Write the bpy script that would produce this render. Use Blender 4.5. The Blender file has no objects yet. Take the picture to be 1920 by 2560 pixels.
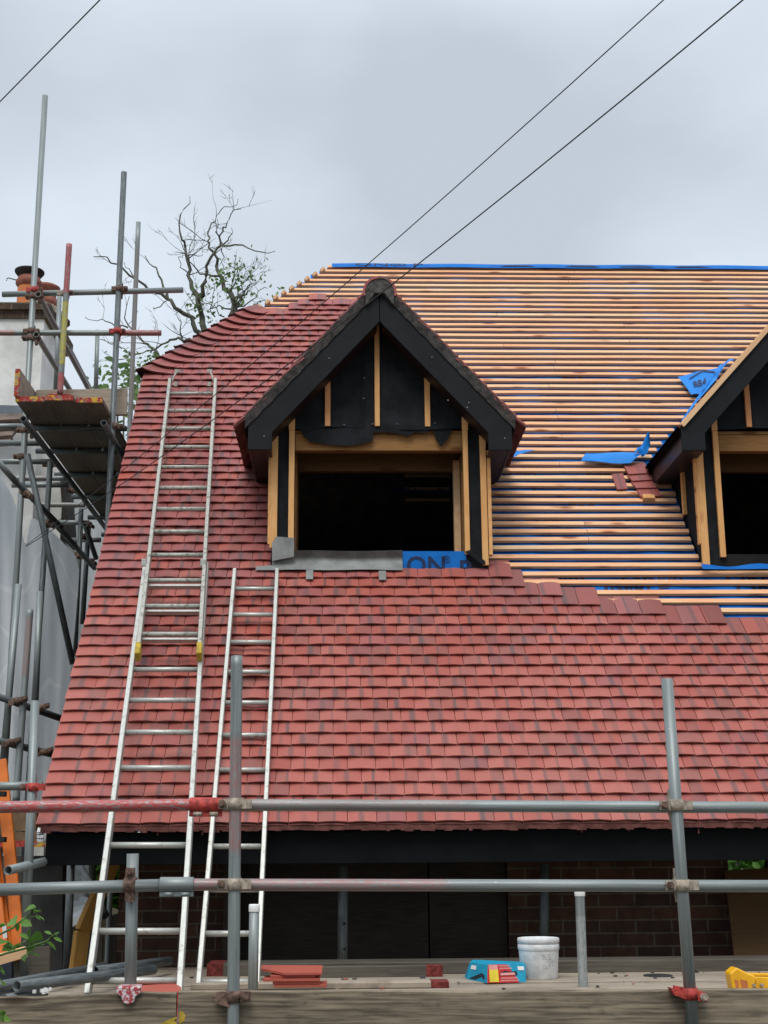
import bpy, math, random
from mathutils import Vector, Matrix
random.seed(7)
S = bpy.context.scene
C = S.collection
V = Vector
rad = math.radians
# ------------------------------------------------------------------ camera
# the eye is the origin (z = 0 is eye level, the ground lies 1.65 m below)
FPX = 3350.0
YAW, PITCH, ROLL = rad(1.75), rad(13.9), rad(0.4)
FW = V((math.sin(YAW)*math.cos(PITCH), math.cos(YAW)*math.cos(PITCH), math.sin(PITCH)))
R0 = V((math.cos(YAW), -math.sin(YAW), 0))
U0 = R0.cross(FW)
RT = R0*math.cos(ROLL) - U0*math.sin(ROLL)
UP = U0*math.cos(ROLL) + R0*math.sin(ROLL)
cam_d = bpy.data.cameras.new('camera')
cam = bpy.data.objects.new('camera', cam_d)
C.objects.link(cam)
m = Matrix((RT, UP, -FW)).transposed().to_4x4()
cam.matrix_world = m
cam_d.sensor_fit = 'VERTICAL'
cam_d.sensor_height = 24.0
cam_d.sensor_width = 18.0
cam_d.lens = FPX/2560*24.0
cam_d.clip_start = 0.05
cam_d.clip_end = 3000
S.camera = cam
S.render.resolution_x, S.render.resolution_y = 768, 1024
S.view_settings.view_transform = 'Standard'
S.view_settings.look = 'None'
S.view_settings.exposure = 0.0
S.view_settings.gamma = 1.0
# ------------------------------------------------------------------ world, overcast sky
SUN_EL, SUN_AZ = rad(56), rad(192)          # azimuth from +Y, clockwise
W = bpy.data.worlds.new('World')
S.world = W
W.use_nodes = True
nt = W.node_tree
nt.nodes.clear()
N = nt.nodes.new
def lk(a, b): nt.links.new(a, b)
out = N('ShaderNodeOutputWorld')
sky = N('ShaderNodeTexSky'); sky.sky_type = 'NISHITA'; sky.sun_disc = False
sky.sun_elevation = SUN_EL; sky.sun_rotation = SUN_AZ
b1 = N('ShaderNodeBackground'); b1.inputs[1].default_value = 0.08
lk(sky.outputs[0], b1.inputs[0])
tc = N('ShaderNodeTexCoord')
sep = N('ShaderNodeSeparateXYZ'); lk(tc.outputs['Generated'], sep.inputs[0])
mp = N('ShaderNodeMapping'); mp.inputs['Scale'].default_value = (2.6, 2.6, 4.6)
mp.inputs['Location'].default_value = (1.3, .4, 2.2)
lk(tc.outputs['Generated'], mp.inputs[0])
nz = N('ShaderNodeTexNoise'); nz.inputs['Scale'].default_value = 1.25
nz.inputs['Detail'].default_value = 5; nz.inputs['Roughness'].default_value = .45
lk(mp.outputs[0], nz.inputs['Vector'])
cr = N('ShaderNodeValToRGB')
cr.color_ramp.elements[0].position = .34; cr.color_ramp.elements[0].color = (.575, .642, .728, 1)
cr.color_ramp.elements[1].position = .68; cr.color_ramp.elements[1].color = (.79, .88, .98, 1)
lk(nz.outputs['Fac'], cr.inputs[0])
gain = N('ShaderNodeMapRange'); gain.inputs[1].default_value = .55; gain.inputs[2].default_value = 1.0
gain.inputs[3].default_value = 1.0; gain.inputs[4].default_value = 2.5
lk(sep.outputs[2], gain.inputs[0])
b2 = N('ShaderNodeBackground')
lk(cr.outputs[0], b2.inputs[0]); lk(gain.outputs[0], b2.inputs[1])
mx = N('ShaderNodeMixShader'); mx.inputs[0].default_value = .94
lk(b1.outputs[0], mx.inputs[1]); lk(b2.outputs[0], mx.inputs[2]); lk(mx.outputs[0], out.inputs[0])
sd = bpy.data.lights.new('sun', 'SUN'); sd.energy = 1.75; sd.angle = rad(28); sd.color = (1, .96, .9)
sun = bpy.data.objects.new('sun', sd); C.objects.link(sun)
sdir = V((math.sin(SUN_AZ)*math.cos(SUN_EL), math.cos(SUN_AZ)*math.cos(SUN_EL), math.sin(SUN_EL)))
sun.rotation_euler = sdir.to_track_quat('Z', 'Y').to_euler()
sun.location = sdir*30
# ------------------------------------------------------------------ geometry of the photograph
def ray(px, py): return RT*((px-960)/FPX) + UP*((1280-py)/FPX) + FW
def P(px, py, Y):                     # the point of a sight line in the plane Y metres in front of the eye
    d = ray(px, py); return d*(Y/d.y)
TH = rad(50); RY, RZ = 7.778, .122    # main roof: pitch, eave edge
RN = V((0, -math.sin(TH), math.cos(TH)))
RS = V((0, math.cos(TH), math.sin(TH)))
def RF(x, s, o=0): return V((x, RY, RZ)) + RS*s + RN*o
def RP(px, py, o=0):
    d = ray(px, py); q = V((0, RY, RZ)) + RN*o; t = q.dot(RN)/d.dot(RN); w = d*t
    return w.x, (w.y-q.y)/math.cos(TH)
GROUND = -1.65
DECK = -.70
RIDGE_S = 7.215
VERGE = -1.735
# ------------------------------------------------------------------ mesh builder
class MB:
    def __init__(s): s.v = []; s.f = []; s.uv = []; s.mi = []; s.sm = []; s.rn = []; s.pt = {}
    def face(s, idx, uv=None, mi=0, sm=False, rn=0.0):
        s.f.append(tuple(idx)); s.uv.append(uv or [(0, 0)]*len(idx)); s.mi.append(mi); s.sm.append(sm); s.rn.append(rn)
    def add(s, pts): n = len(s.v); s.v += [V(p) for p in pts]; return list(range(n, n+len(pts)))
    def quad(s, pts, uv=None, mi=0, sm=False, rn=0.0):
        i = s.add(pts)
        if uv is None:
            p = [V(q) for q in pts]; e = (p[1]-p[0]); L = e.length or 1; e = e/L
            uv = [((q-p[0]).dot(e), ((q-p[0]) - e*((q-p[0]).dot(e))).length) for q in p]
        s.face(i, uv, mi, sm, rn)
    def hexa(s, b, mi=0, rn=0.0, off=None):          # 8 corners: 4 at one end, 4 at the other; u runs along
        if off is None: off = random.random()*20
        i = s.add(b); b = [V(q) for q in b]
        L = ((b[4]+b[5]+b[6]+b[7])-(b[0]+b[1]+b[2]+b[3])).length/4
        s.face([i[3], i[2], i[1], i[0]], [(off, off), (off, off+.1), (off+.1, off+.1), (off+.1, off)], mi, False, rn)
        s.face([i[4], i[5], i[6], i[7]], [(off, off), (off, off+.1), (off+.1, off+.1), (off+.1, off)], mi, False, rn)
        c = off
        for k in range(4):
            j = (k+1) % 4; w = (b[j]-b[k]).length
            s.face([i[k], i[j], i[4+j], i[4+k]], [(off, c), (off, c+w), (off+L, c+w), (off+L, c)], mi, False, rn); c += w
    def beam(s, p0, p1, w, t, up=(0, 0, 1), mi=0, rn=0.0):
        p0, p1 = V(p0), V(p1); d = (p1-p0).normalized(); sd = d.cross(V(up)).normalized(); u2 = sd.cross(d)
        a = sd*(w/2); c = u2*(t/2)
        s.hexa([p0-a-c, p0+a-c, p0+a+c, p0-a+c, p1-a-c, p1+a-c, p1+a+c, p1-a+c], mi, rn)
    def box(s, c, sx, sy, sz, mi=0, rz=0.0, rn=0.0):
        c = V(c); X = V((math.cos(rz), math.sin(rz), 0))*(sx/2); Y = V((-math.sin(rz), math.cos(rz), 0))*(sy/2); Z = V((0, 0, sz/2))
        if sx >= sy: s.hexa([c-X-Y-Z, c-X+Y-Z, c-X+Y+Z, c-X-Y+Z, c+X-Y-Z, c+X+Y-Z, c+X+Y+Z, c+X-Y+Z], mi, rn)
        else: s.hexa([c-Y-X-Z, c-Y-X+Z, c-Y+X+Z, c-Y+X-Z, c+Y-X-Z, c+Y-X+Z, c+Y+X+Z, c+Y+X-Z], mi, rn)
    def prism(s, pts, ext, mi=0, rn=0.0):             # polygon outline pushed along the vector ext
        ext = V(ext); n = len(pts); pts = [V(p) for p in pts]
        e = (pts[1]-pts[0]).normalized(); nn = ext.normalized(); g = nn.cross(e)
        uv = [((p-pts[0]).dot(e), (p-pts[0]).dot(g)) for p in pts]
        a = s.add(pts); b = s.add([p+ext for p in pts])
        s.face(a[::-1], uv[::-1], mi, False, rn); s.face(b, uv, mi, False, rn)
        L = ext.length; c = 0
        for k in range(n):
            j = (k+1) % n; w = (pts[j]-pts[k]).length
            s.face([a[k], a[j], b[j], b[k]], [(c, 0), (c+w, 0), (c+w, L), (c, L)], mi, False, rn); c += w
    def tube(s, p0, p1, r=.02415, ri=None, seg=16, rings=1, paint=None, mi=0, r1=None, cap=True):
        p0, p1 = V(p0), V(p1); ax = p1-p0; L = ax.length; d = ax/L
        h = V((0, 0, 1)) if abs(d.z) < .9 else V((1, 0, 0)); x = d.cross(h).normalized(); y = d.cross(x)
        if r1 is None: r1 = r
        off = random.random()*30; R = []
        if paint and rings < 12: rings = 40
        for k in range(rings+1):
            t = k/rings; q = p0+ax*t; rr = r+(r1-r)*t
            ring = s.add([q+(x*math.cos(2*math.pi*j/seg)+y*math.sin(2*math.pi*j/seg))*rr for j in range(seg)])
            if paint:
                col = (0, 0, 0, 0)
                for t0, t1, cc in paint:
                    if t0 <= t <= t1: col = cc
                for j in ring: s.pt[j] = col
            R.append(ring)
        for k in range(rings):
            for j in range(seg):
                n = (j+1) % seg
                s.face([R[k][j], R[k][n], R[k+1][n], R[k+1][j]], [(off+L*k/rings, off+.15*j/seg), (off+L*k/rings, off+.15*(j+1)/seg), (off+L*(k+1)/rings, off+.15*(j+1)/seg), (off+L*(k+1)/rings, off+.15*j/seg)], mi, True)
        if ri:
            I = []
            for q, rr in ((p0, r), (p1, r1)):
                I.append(s.add([q+(x*math.cos(2*math.pi*j/seg)+y*math.sin(2*math.pi*j/seg))*ri*rr/r for j in range(seg)]))
            for j in range(seg):
                n = (j+1) % seg
                s.face([R[0][n], R[0][j], I[0][j], I[0][n]], None, mi); s.face([R[-1][j], R[-1][n], I[1][n], I[1][j]], None, mi)
                s.face([I[0][j], I[0][n], I[1][n], I[1][j]][::-1], [(off, off)]*4, mi, True)
        elif cap:
            s.face(R[0][::-1], None, mi); s.face(R[-1], None, mi)
    def path(s, pts, rr, seg=6, mi=0, closed=True):
        pts = [V(p) for p in pts]; R = []; n = len(pts)
        for k in range(n):
            d = (pts[min(k+1, n-1)]-pts[max(k-1, 0)]).normalized()
            h = V((0, 0, 1)) if abs(d.z) < .9 else V((1, 0, 0)); x = d.cross(h).normalized(); y = d.cross(x)
            r = rr[k] if isinstance(rr, (list, tuple)) else rr
            R.append(s.add([pts[k]+(x*math.cos(2*math.pi*j/seg)+y*math.sin(2*math.pi*j/seg))*r for j in range(seg)]))
        for k in range(n-1):
            for j in range(seg):
                q = (j+1) % seg; s.face([R[k][j], R[k][q], R[k+1][q], R[k+1][j]], [(k, j/seg), (k, (j+1)/seg), (k+1, (j+1)/seg), (k+1, j/seg)], mi, True)
        if closed: s.face(R[0][::-1], None, mi); s.face(R[-1], None, mi)
    def lathe(s, c, prof, seg=28, mi=0, axis=(0, 0, 1)):
        c = V(c); d = V(axis).normalized(); h = V((0, 0, 1)) if abs(d.z) < .9 else V((1, 0, 0))
        x = d.cross(h).normalized(); y = d.cross(x); R = []
        for r, z in prof:
            R.append(s.add([c+d*z+(x*math.cos(2*math.pi*j/seg)+y*math.sin(2*math.pi*j/seg))*max(r, 1e-4) for j in range(seg)]))
        for k in range(len(prof)-1):
            for j in range(seg):
                q = (j+1) % seg; s.face([R[k][j], R[k][q], R[k+1][q], R[k+1][j]], [(j/seg, prof[k][1]), ((j+1)/seg, prof[k][1]), ((j+1)/seg, prof[k+1][1]), (j/seg, prof[k+1][1])], mi, True)
    def grid(s, fn, nu, nv, mi=0, sm=True, us=1.0, vs=1.0):
        I = [[None]*(nv+1) for _ in range(nu+1)]
        for i in range(nu+1):
            for j in range(nv+1): I[i][j] = s.add([fn(i/nu, j/nv)])[0]
        for i in range(nu):
            for j in range(nv):
                s.face([I[i][j], I[i+1][j], I[i+1][j+1], I[i][j+1]], [(us*i/nu, vs*j/nv), (us*(i+1)/nu, vs*j/nv), (us*(i+1)/nu, vs*(j+1)/nv), (us*i/nu, vs*(j+1)/nv)], mi, sm)
    def build(s, name, mats, parent=None, bevel=0):
        root = parent
        while root is not None and root.parent is not None: root = root.parent
        o = V(root.location) if root is not None else V((0, 0, 0))
        if root is None and s.v:                    # a thing of its own: its origin at its base
            xs = [p.x for p in s.v]; yq = [p.y for p in s.v]; zs = [p.z for p in s.v]
            o = V(((min(xs)+max(xs))/2, (min(yq)+max(yq))/2, min(zs)))
        me = bpy.data.meshes.new(name)
        me.from_pydata([tuple(p-o) for p in s.v], [], s.f)
        if not isinstance(mats, (list, tuple)): mats = [mats]
        for q in mats: me.materials.append(q)
        me.polygons.foreach_set('material_index', s.mi); me.polygons.foreach_set('use_smooth', s.sm)
        l = me.uv_layers.new(name='UVMap'); l.data.foreach_set('uv', [c for f in s.uv for q in f for c in q])
        if any(s.rn): a = me.attributes.new('rnd', 'FLOAT', 'FACE'); a.data.foreach_set('value', s.rn)
        if s.pt or M.get('galv') in mats:
            a = me.attributes.new('paint', 'FLOAT_COLOR', 'POINT')
            a.data.foreach_set('color', [0.0]*(4*len(s.v)))
            for i, c in s.pt.items(): a.data[i].color = c
        me.validate(); me.update()
        ob = bpy.data.objects.new(name, me); C.objects.link(ob)
        if parent is not None: ob.parent = parent
        else: ob.location = o
        if bevel:
            bv = ob.modifiers.new('bevel', 'BEVEL'); bv.width = bevel; bv.segments = 1; bv.limit_method = 'ANGLE'
        return ob
def thing(name, loc, label, cat, group=None):
    o = bpy.data.objects.new(name, None); C.objects.link(o); o.location = loc; o.empty_display_size = .2
    return tag(o, label, cat, group)
def tag(o, label, cat, group=None):
    o['label'] = label; o['category'] = cat
    if group: o['group'] = group
    return o
# ------------------------------------------------------------------ materials
class NT:
    def __init__(s, name, rough=.7, spec=.3, metal=0.0):
        s.m = bpy.data.materials.new(name); s.m.use_nodes = True; s.t = s.m.node_tree
        s.b = s.t.nodes['Principled BSDF']; s.b.inputs['Roughness'].default_value = rough
        s.b.inputs['Specular IOR Level'].default_value = spec; s.b.inputs['Metallic'].default_value = metal
    def n(s, k, **kw):
        q = s.t.nodes.new(k)
        for a, v in kw.items(): setattr(q, a, v)
        return q
    def put(s, sock, val):
        if isinstance(val, bpy.types.NodeSocket): s.t.links.new(val, sock)
        else: sock.default_value = val
    def math(s, op, a, b=None, c=None):
        q = s.n('ShaderNodeMath', operation=op); s.put(q.inputs[0], a)
        if b is not None: s.put(q.inputs[1], b)
        if c is not None: s.put(q.inputs[2], c)
        return q.outputs[0]
    def mix(s, f, a, b, mode='MIX'):
        q = s.n('ShaderNodeMix', data_type='RGBA', blend_type=mode); s.put(q.inputs[0], f)
        s.put(q.inputs[6], a if isinstance(a, bpy.types.NodeSocket) else (*a, 1)); s.put(q.inputs[7], b if isinstance(b, bpy.types.NodeSocket) else (*b, 1))
        return q.outputs[2]
    def coord(s, which='UV', scale=(1, 1, 1)):
        t = s.n('ShaderNodeTexCoord'); q = s.n('ShaderNodeMapping'); q.inputs['Scale'].default_value = scale
        s.t.links.new(t.outputs[which], q.inputs[0]); return q.outputs[0]
    def noise(s, vec, scale=5, detail=4, rough=.55):
        q = s.n('ShaderNodeTexNoise'); s.t.links.new(vec, q.inputs['Vector'])
        q.inputs['Scale'].default_value = scale; q.inputs['Detail'].default_value = detail; q.inputs['Roughness'].default_value = rough
        return q.outputs['Fac']
    def step(s, v, lo, hi):
        q = s.n('ShaderNodeMapRange', interpolation_type='SMOOTHSTEP'); s.put(q.inputs[0], v)
        q.inputs[1].default_value = lo; q.inputs[2].default_value = hi; return q.outputs[0]
    def attr(s, name, out='Fac'):
        q = s.n('ShaderNodeAttribute'); q.attribute_name = name; return q.outputs[out]
    def col(s, c): s.put(s.b.inputs['Base Color'], c if isinstance(c, bpy.types.NodeSocket) else (*c, 1)); return s
    def rough(s, r): s.put(s.b.inputs['Roughness'], r)
    def bump(s, h, strength=.3, dist=.01):
        q = s.n('ShaderNodeBump'); q.inputs['Strength'].default_value = strength; q.inputs['Distance'].default_value = dist
        s.t.links.new(h, q.inputs['Height']); s.t.links.new(q.outputs[0], s.b.inputs['Normal'])
def plain(name, c, rough=.6, spec=.3, var=.25, scale=8, metal=0.0, bump=0):
    k = NT(name, rough, spec, metal); co = k.coord('Object'); n1 = k.noise(co, scale, 5, .6)
    lo = tuple(x*(1-var) for x in c); hi = tuple(min(1, x*(1+var)) for x in c)
    k.col(k.mix(k.step(n1, .3, .7), lo, hi))
    if bump: k.bump(k.noise(co, scale*4, 4, .6), bump, .005)
    return k.m
def wood(name, light, dark, knots=.0, gs=1.0, rough=.75):
    k = NT(name, rough, .2); c1 = k.coord('UV', (2.2*gs, 45*gs, 1)); c2 = k.coord('UV', (1.1, 3, 1)); c3 = k.coord('UV', (6, 15, 1))
    g = k.noise(c1, 3, 4, .6); b = k.noise(c2, 1.3, 3, .5)
    f = k.math('MULTIPLY_ADD', g, .6, k.math('MULTIPLY', b, .4))
    c = k.mix(k.step(f, .36, .66), light, dark)
    if knots:
        v = k.n('ShaderNodeTexVoronoi'); k.t.links.new(c3, v.inputs['Vector']); v.inputs['Scale'].default_value = .45
        c = k.mix(k.math('MULTIPLY', k.step(v.outputs['Distance'], .25, .06), knots), c, (dark[0]*.45, dark[1]*.28, dark[2]*.2))
    k.col(c); k.bump(g, .25, .003); return k
M = {}
M['batten'] = wood('batten_wood', (.80, .475, .262), (.70, .325, .158), .9).m
M['batten_red'] = wood('batten_wood_reddish', (.72, .36, .16), (.58, .22, .08), .8).m
M['batten_pale'] = wood('batten_wood_pale', (.78, .53, .305), (.70, .39, .205), .7).m
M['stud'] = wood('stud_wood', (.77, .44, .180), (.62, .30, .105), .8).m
M['joist'] = wood('shaded_joist_wood', (.33, .175, .062), (.21, .10, .035), .8).m  # shade on the dormer header is put into this darker wood colour
M['joist_dark'] = wood('deep_shade_joist_wood', (.15, .078, .032), (.10, .05, .02), .6).m  # darker copy for the joist further in, its shade put into the colour
M['grey_wood'] = wood('grey_timber', (.125, .108, .085), (.065, .057, .045), .4, .6).m
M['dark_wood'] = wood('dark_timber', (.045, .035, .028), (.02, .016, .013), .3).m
M['ochre_wood'] = wood('ochre_timber', (.40, .22, .055), (.26, .13, .03), .4).m
M['ply'] = wood('hardboard', (.095, .052, .021), (.075, .040, .016), 0, .5).m
# weathered scaffold board
k = wood('scaffold_board', (.31, .25, .175), (.078, .061, .044), .8, .5)
n1 = k.noise(k.coord('UV', (3.5, 11, 1)), 2.2, 6, .7)
base = k.b.inputs['Base Color'].links[0].from_socket
k.col(k.mix(k.math('MULTIPLY', k.step(n1, .52, .72), .7), base, (.05, .04, .034)))
M['board'] = k.m
k = wood('dusty_deck_board', (.40, .33, .255), (.22, .178, .135), .3, .6); n1 = k.noise(k.coord('Object'), 5, 6, .7); k.col(k.mix(k.math('MULTIPLY', k.step(n1, .5, .72), .6), k.b.inputs['Base Color'].links[0].from_socket, (.13, .10, .08)))
M['deck'] = k.m
M['platform'] = wood('platform_board', (.20, .16, .125), (.115, .095, .075), .25, .6).m
# tiles
def tilemat(name, reds, dark, streak=1.0):
    k = NT(name, .62, .32); rn = k.attr('rnd'); uv = k.n('ShaderNodeTexCoord'); sp = k.n('ShaderNodeSeparateXYZ')
    k.t.links.new(uv.outputs['UV'], sp.inputs[0]); u = sp.outputs[0]
    fr = lambda q: k.math('FRACT', k.math('MULTIPLY', rn, q))
    co = k.coord('Object'); g = k.noise(co, 60, 5, .65); big = k.noise(co, .9, 3, .5)
    un = k.math('ADD', u, k.math('MULTIPLY', k.math('SUBTRACT', g, .5), .12))
    cx = k.math('MULTIPLY_ADD', fr(7.31), .34, .33); w = k.math('MULTIPLY_ADD', fr(13.7), .085, .045)
    d = k.math('DIVIDE', k.math('ABSOLUTE', k.math('SUBTRACT', un, cx)), w)
    st = k.math('MULTIPLY', k.step(d, 1.5, .35), k.math('POWER', fr(29.1), .7))
    half = k.math('MULTIPLY', k.step(k.math('SUBTRACT', un, cx), -.06, .10), k.math('MULTIPLY', k.step(fr(53.9), .45, .95), .75))
    half2 = k.math('MULTIPLY', k.step(k.math('SUBTRACT', cx, un), -.06, .10), k.math('MULTIPLY', k.step(fr(83.3), .7, .95), .7))
    c = k.mix(fr(3.17), reds[0], reds[1])
    c = k.mix(k.math('MULTIPLY', k.step(k.math('ADD', big, k.math('MULTIPLY', fr(17.7), .3)), .5, .8), .55), c, reds[2])
    c = k.mix(k.math('MULTIPLY', k.math('MAXIMUM', half, half2), .50*streak), c, dark)
    c = k.mix(k.math('MULTIPLY', st, .8*streak), c, (dark[0]*.72, dark[1]*.85, dark[2]*.9))
    c = k.mix(k.math('MULTIPLY', k.step(g, .55, .8), .16), c, (.55, .36, .32))
    sm = k.noise(co, 17, 4, .6); c = k.mix(k.math('MULTIPLY', k.step(sm, .69, .80), .40), c, (.58, .45, .42))
    k.col(c); k.bump(g, .22, .003); return k.m
M['tile'] = tilemat('clay_tile', ((.325, .079, .059), (.39, .110, .084), (.41, .136, .107)), (.125, .084, .078), 1.0)
M['tile_up'] = tilemat('clay_tile_upper', ((.285, .072, .061), (.345, .096, .084), (.315, .108, .100)), (.132, .084, .083), .95)
M['tile_red'] = tilemat('clay_tile_orange', ((.37, .080, .052), (.335, .078, .060), (.385, .11, .082)), (.12, .072, .068), 1.0)
M['tile_new'] = tilemat('clay_tile_dark', ((.27, .066, .054), (.33, .084, .068), (.25, .07, .06)), (.125, .068, .062), 1.0)
M['tile_side'] = plain('verge_tile', (.13, .05, .042), .85, .15, .4, 14)
M['felt'] = (lambda k: (k.col(k.mix(k.step(k.noise(k.coord('Object'), 7, 5, .6), .35, .7), (.0085, .0095, .011), (.017, .019, .022))), k.bump(k.noise(k.coord('Object', (1, 1, .5)), 9, 5, .55), .9, .02), k.m)[2])(NT('black_felt', .85, .18))
M['black'] = plain('black_paint', (.0085, .0098, .0115), .6, .18, .25, 6, bump=.1)
M['black_deep'] = plain('black_fascia_paint', (.0042, .0048, .0054), .7, .1, .25, 6)
M['soffit'] = plain('brown_black_soffit', (.020, .014, .013), .45, .35, .25, 6)
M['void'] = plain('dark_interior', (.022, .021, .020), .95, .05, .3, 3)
M['lead'] = plain('grey_lead', (.20, .205, .195), .6, .3, .35, 5, bump=.35)
M['mortar'] = plain('grey_mortar', (.088, .083, .077), .95, .1, .4, 26, bump=.9)
M['blue'] = (lambda k: (k.col(k.mix(k.step(k.noise(k.coord('Object'), 5, 4, .6), .3, .7), (.004, .115, .42), (.007, .160, .53))), k.bump(k.noise(k.coord('Object'), 5, 4, .5), .6, .02), k.m)[2])(NT('blue_underlay', .6, .15))
M['blue_lit'] = plain('lit_blue_underlay', (.005, .20, .62), .5, .2, .12, 6, bump=.2)  # same sheet as the underlay, brighter: light on the flaps put into the colour
M['print'] = plain('navy_print', (.010, .022, .075), .55, .3, .1)
k = NT('galvanised_steel', .46, .45, .35)
co = k.coord('UV', (1.2, 30, 1)); g = k.noise(co, 2.2, 5, .6); g2 = k.noise(k.coord('UV', (5, 20, 1)), 6, 4, .6); g3 = k.noise(k.coord('UV', (30, 60, 1)), 2, 3, .6)
c = k.mix(k.step(g, .25, .78), (.165, .186, .180), (.305, .330, .320)); c = k.mix(k.math('MULTIPLY', k.step(g2, .62, .80), .30), c, (.36, .37, .35)); c = k.mix(k.math('MULTIPLY', k.step(k.noise(k.coord('UV', (1, 4, 1)), 2.3, 3, .5), .5, .7), .4), c, (.17, .185, .175))
c = k.mix(k.math('MULTIPLY', k.step(k.noise(k.coord('Object'), 75, 3, .6), .68, .74), .55), c, (.50, .49, .46)); pa = k.n('ShaderNodeAttribute'); pa.attribute_name = 'paint'
worn = k.math('MULTIPLY', pa.outputs['Alpha'], k.step(k.math('MULTIPLY_ADD', g3, .35, k.math('MULTIPLY', g2, .65)), .62, .44))
c = k.mix(worn, c, pa.outputs['Color']); k.col(c)
k.put(k.b.inputs['Metallic'], k.math('MULTIPLY_ADD', worn, -.35, .35)); k.bump(g3, .12, .002)
M['galv'] = k.m
k = NT('dark_steel_tube', .55, .35, .3); c = k.mix(k.step(k.noise(k.coord('UV', (3, 26, 1)), 3, 5, .65), .3, .72), (.06, .069, .07), (.17, .188, .19)); k.col(c); M['steel'] = k.m
k = NT('aluminium', .42, .5, .4); g = k.noise(k.coord('UV', (4, 40, 1)), 4, 6, .65); g2 = k.noise(k.coord('Object'), 26, 5, .7)
c = k.mix(k.step(g, .3, .7), (.40, .395, .355), (.52, .515, .47)); c = k.mix(k.math('MULTIPLY', k.step(g2, .54, .68), .65), c, (.20, .175, .13)); k.col(c); M['alu'] = k.m
k = NT('dirty_aluminium', .55, .4, .2); g = k.noise(k.coord('UV', (4, 40, 1)), 4, 6, .65); g2 = k.noise(k.coord('Object'), 30, 6, .75)
c = k.mix(k.step(g, .3, .7), (.33, .32, .27), (.46, .445, .39)); c = k.mix(k.math('MULTIPLY', k.step(g2, .52, .62), .8), c, (.10, .085, .055)); k.col(c); M['alu_dirty'] = k.m
M['rust'] = plain('rusty_steel', (.15, .095, .072), .8, .3, .6, 40, .2, .4)
M['rust_pale'] = plain('pale_rusty_steel', (.36, .30, .235), .7, .3, .4, 45, .2, .3)
M['red'] = plain('worn_red_paint', (.38, .045, .035), .6, .35, .5, 45, bump=.2)
k = NT('flaking_red_white_paint', .65, .3); c = k.mix(k.step(k.noise(k.coord('Object'), 55, 4, .7), .47, .55), (.35, .05, .055), (.60, .53, .53)); k.col(c); M['redwhite'] = k.m
k = NT('painted_board_end', .7, .3); n1 = k.noise(k.coord('Object'), 13, 3, .6); n2 = k.noise(k.coord('Object'), 40, 3, .6)
c = k.mix(k.step(n1, .52, .56), (.34, .028, .022), (.58, .34, .03)); c = k.mix(k.math('MULTIPLY', k.step(n2, .53, .62), .85), c, (.26, .21, .17)); k.col(c); M['endpaint'] = k.m
M['red_dull'] = plain('dull_red_paint', (.17, .032, .027), .75, .2, .5, 40, bump=.2)
M['yellowstain'] = plain('yellow_paint', (.42, .29, .03), .7, .3, .3, 30)
M['white'] = plain('white_plastic', (.72, .72, .70), .45, .4, .06, 20)
M['bucket'] = plain('scuffed_white_plastic', (.62, .62, .61), .5, .35, .16, 18)
M['label'] = plain('grey_print', (.20, .20, .20), .7, .2, .3, 60)
M['cyan'] = plain('cyan_card', (.012, .28, .43), .6, .3, .15, 12)
M['redcard'] = plain('red_card', (.50, .02, .022), .6, .3, .2, 60)
M['pinkcard'] = plain('pink_line', (.70, .30, .28), .6, .3, .1)
M['yellowcard'] = plain('yellow_card', (.72, .55, .04), .6, .3, .1, 20)
M['blackcard'] = plain('black_card', (.02, .025, .035), .6, .3, .2)
M['yellow'] = plain('yellow_plastic', (.78, .40, .012), .42, .45, .12, 12)
M['orange'] = plain('orange_fibreglass', (.62, .145, .012), .5, .4, .14, 9)
M['rubber'] = plain('black_rubber', (.03, .03, .03), .75, .2, .3, 20)
M['wire'] = plain('black_cable', (.035, .033, .034), .6, .3, .1)
M['terracotta'] = plain('terracotta', (.56, .175, .065), .75, .25, .2, 9)
M['terracotta_dark'] = plain('dark_terracotta', (.27, .10, .07), .75, .25, .3, 9)
M['sootpot'] = plain('sooty_pot', (.035, .028, .026), .9, .1, .3, 9)
M['render'] = plain('roughcast_render', (.70, .69, .65), .95, .1, .14, 3.5, bump=.9)
M['rendergrey'] = plain('grey_render', (.10, .095, .09), .95, .1, .2, 6, bump=.6)
M['flaunch'] = plain('mossy_mortar', (.20, .165, .12), .95, .1, .4, 10, bump=.8)
M['leadblue'] = plain('sheet_lead', (.16, .18, .205), .5, .4, .2, 3)
M['oldtile'] = plain('weathered_tile', (.14, .105, .085), .9, .1, .35, 8)
def brick(name, c1, c2, mort, sc=1.0, w=.225, h=.078):
    k = NT(name, .9, .12); t = k.n('ShaderNodeTexBrick'); k.t.links.new(k.coord('UV'), t.inputs['Vector'])
    for nm, c in (('Color1', c1), ('Color2', c2), ('Mortar', mort)): t.inputs[nm].default_value = (*c, 1)
    t.inputs['Scale'].default_value = sc; t.inputs['Brick Width'].default_value = w; t.inputs['Row Height'].default_value = h
    t.inputs['Mortar Size'].default_value = .006; t.inputs['Mortar Smooth'].default_value = .2; t.inputs['Bias'].default_value = -.1
    n1 = k.noise(k.coord('Object'), 14, 5, .6)
    k.col(k.mix(k.math('MULTIPLY', k.step(n1, .4, .7), .5), t.outputs['Color'], (c2[0]*.5, c2[1]*.5, c2[2]*.5)))
    k.bump(k.math('ADD', k.math('MULTIPLY', t.outputs['Fac'], -1.0), k.math('MULTIPLY', n1, .4)), .6, .01); return k.m
M['brick'] = brick('red_brick', (.095, .046, .030), (.045, .027, .023), (.120, .102, .078))
M['brick_old'] = brick('sooty_brick', (.13, .085, .06), (.06, .045, .038), (.20, .16, .10))
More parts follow.
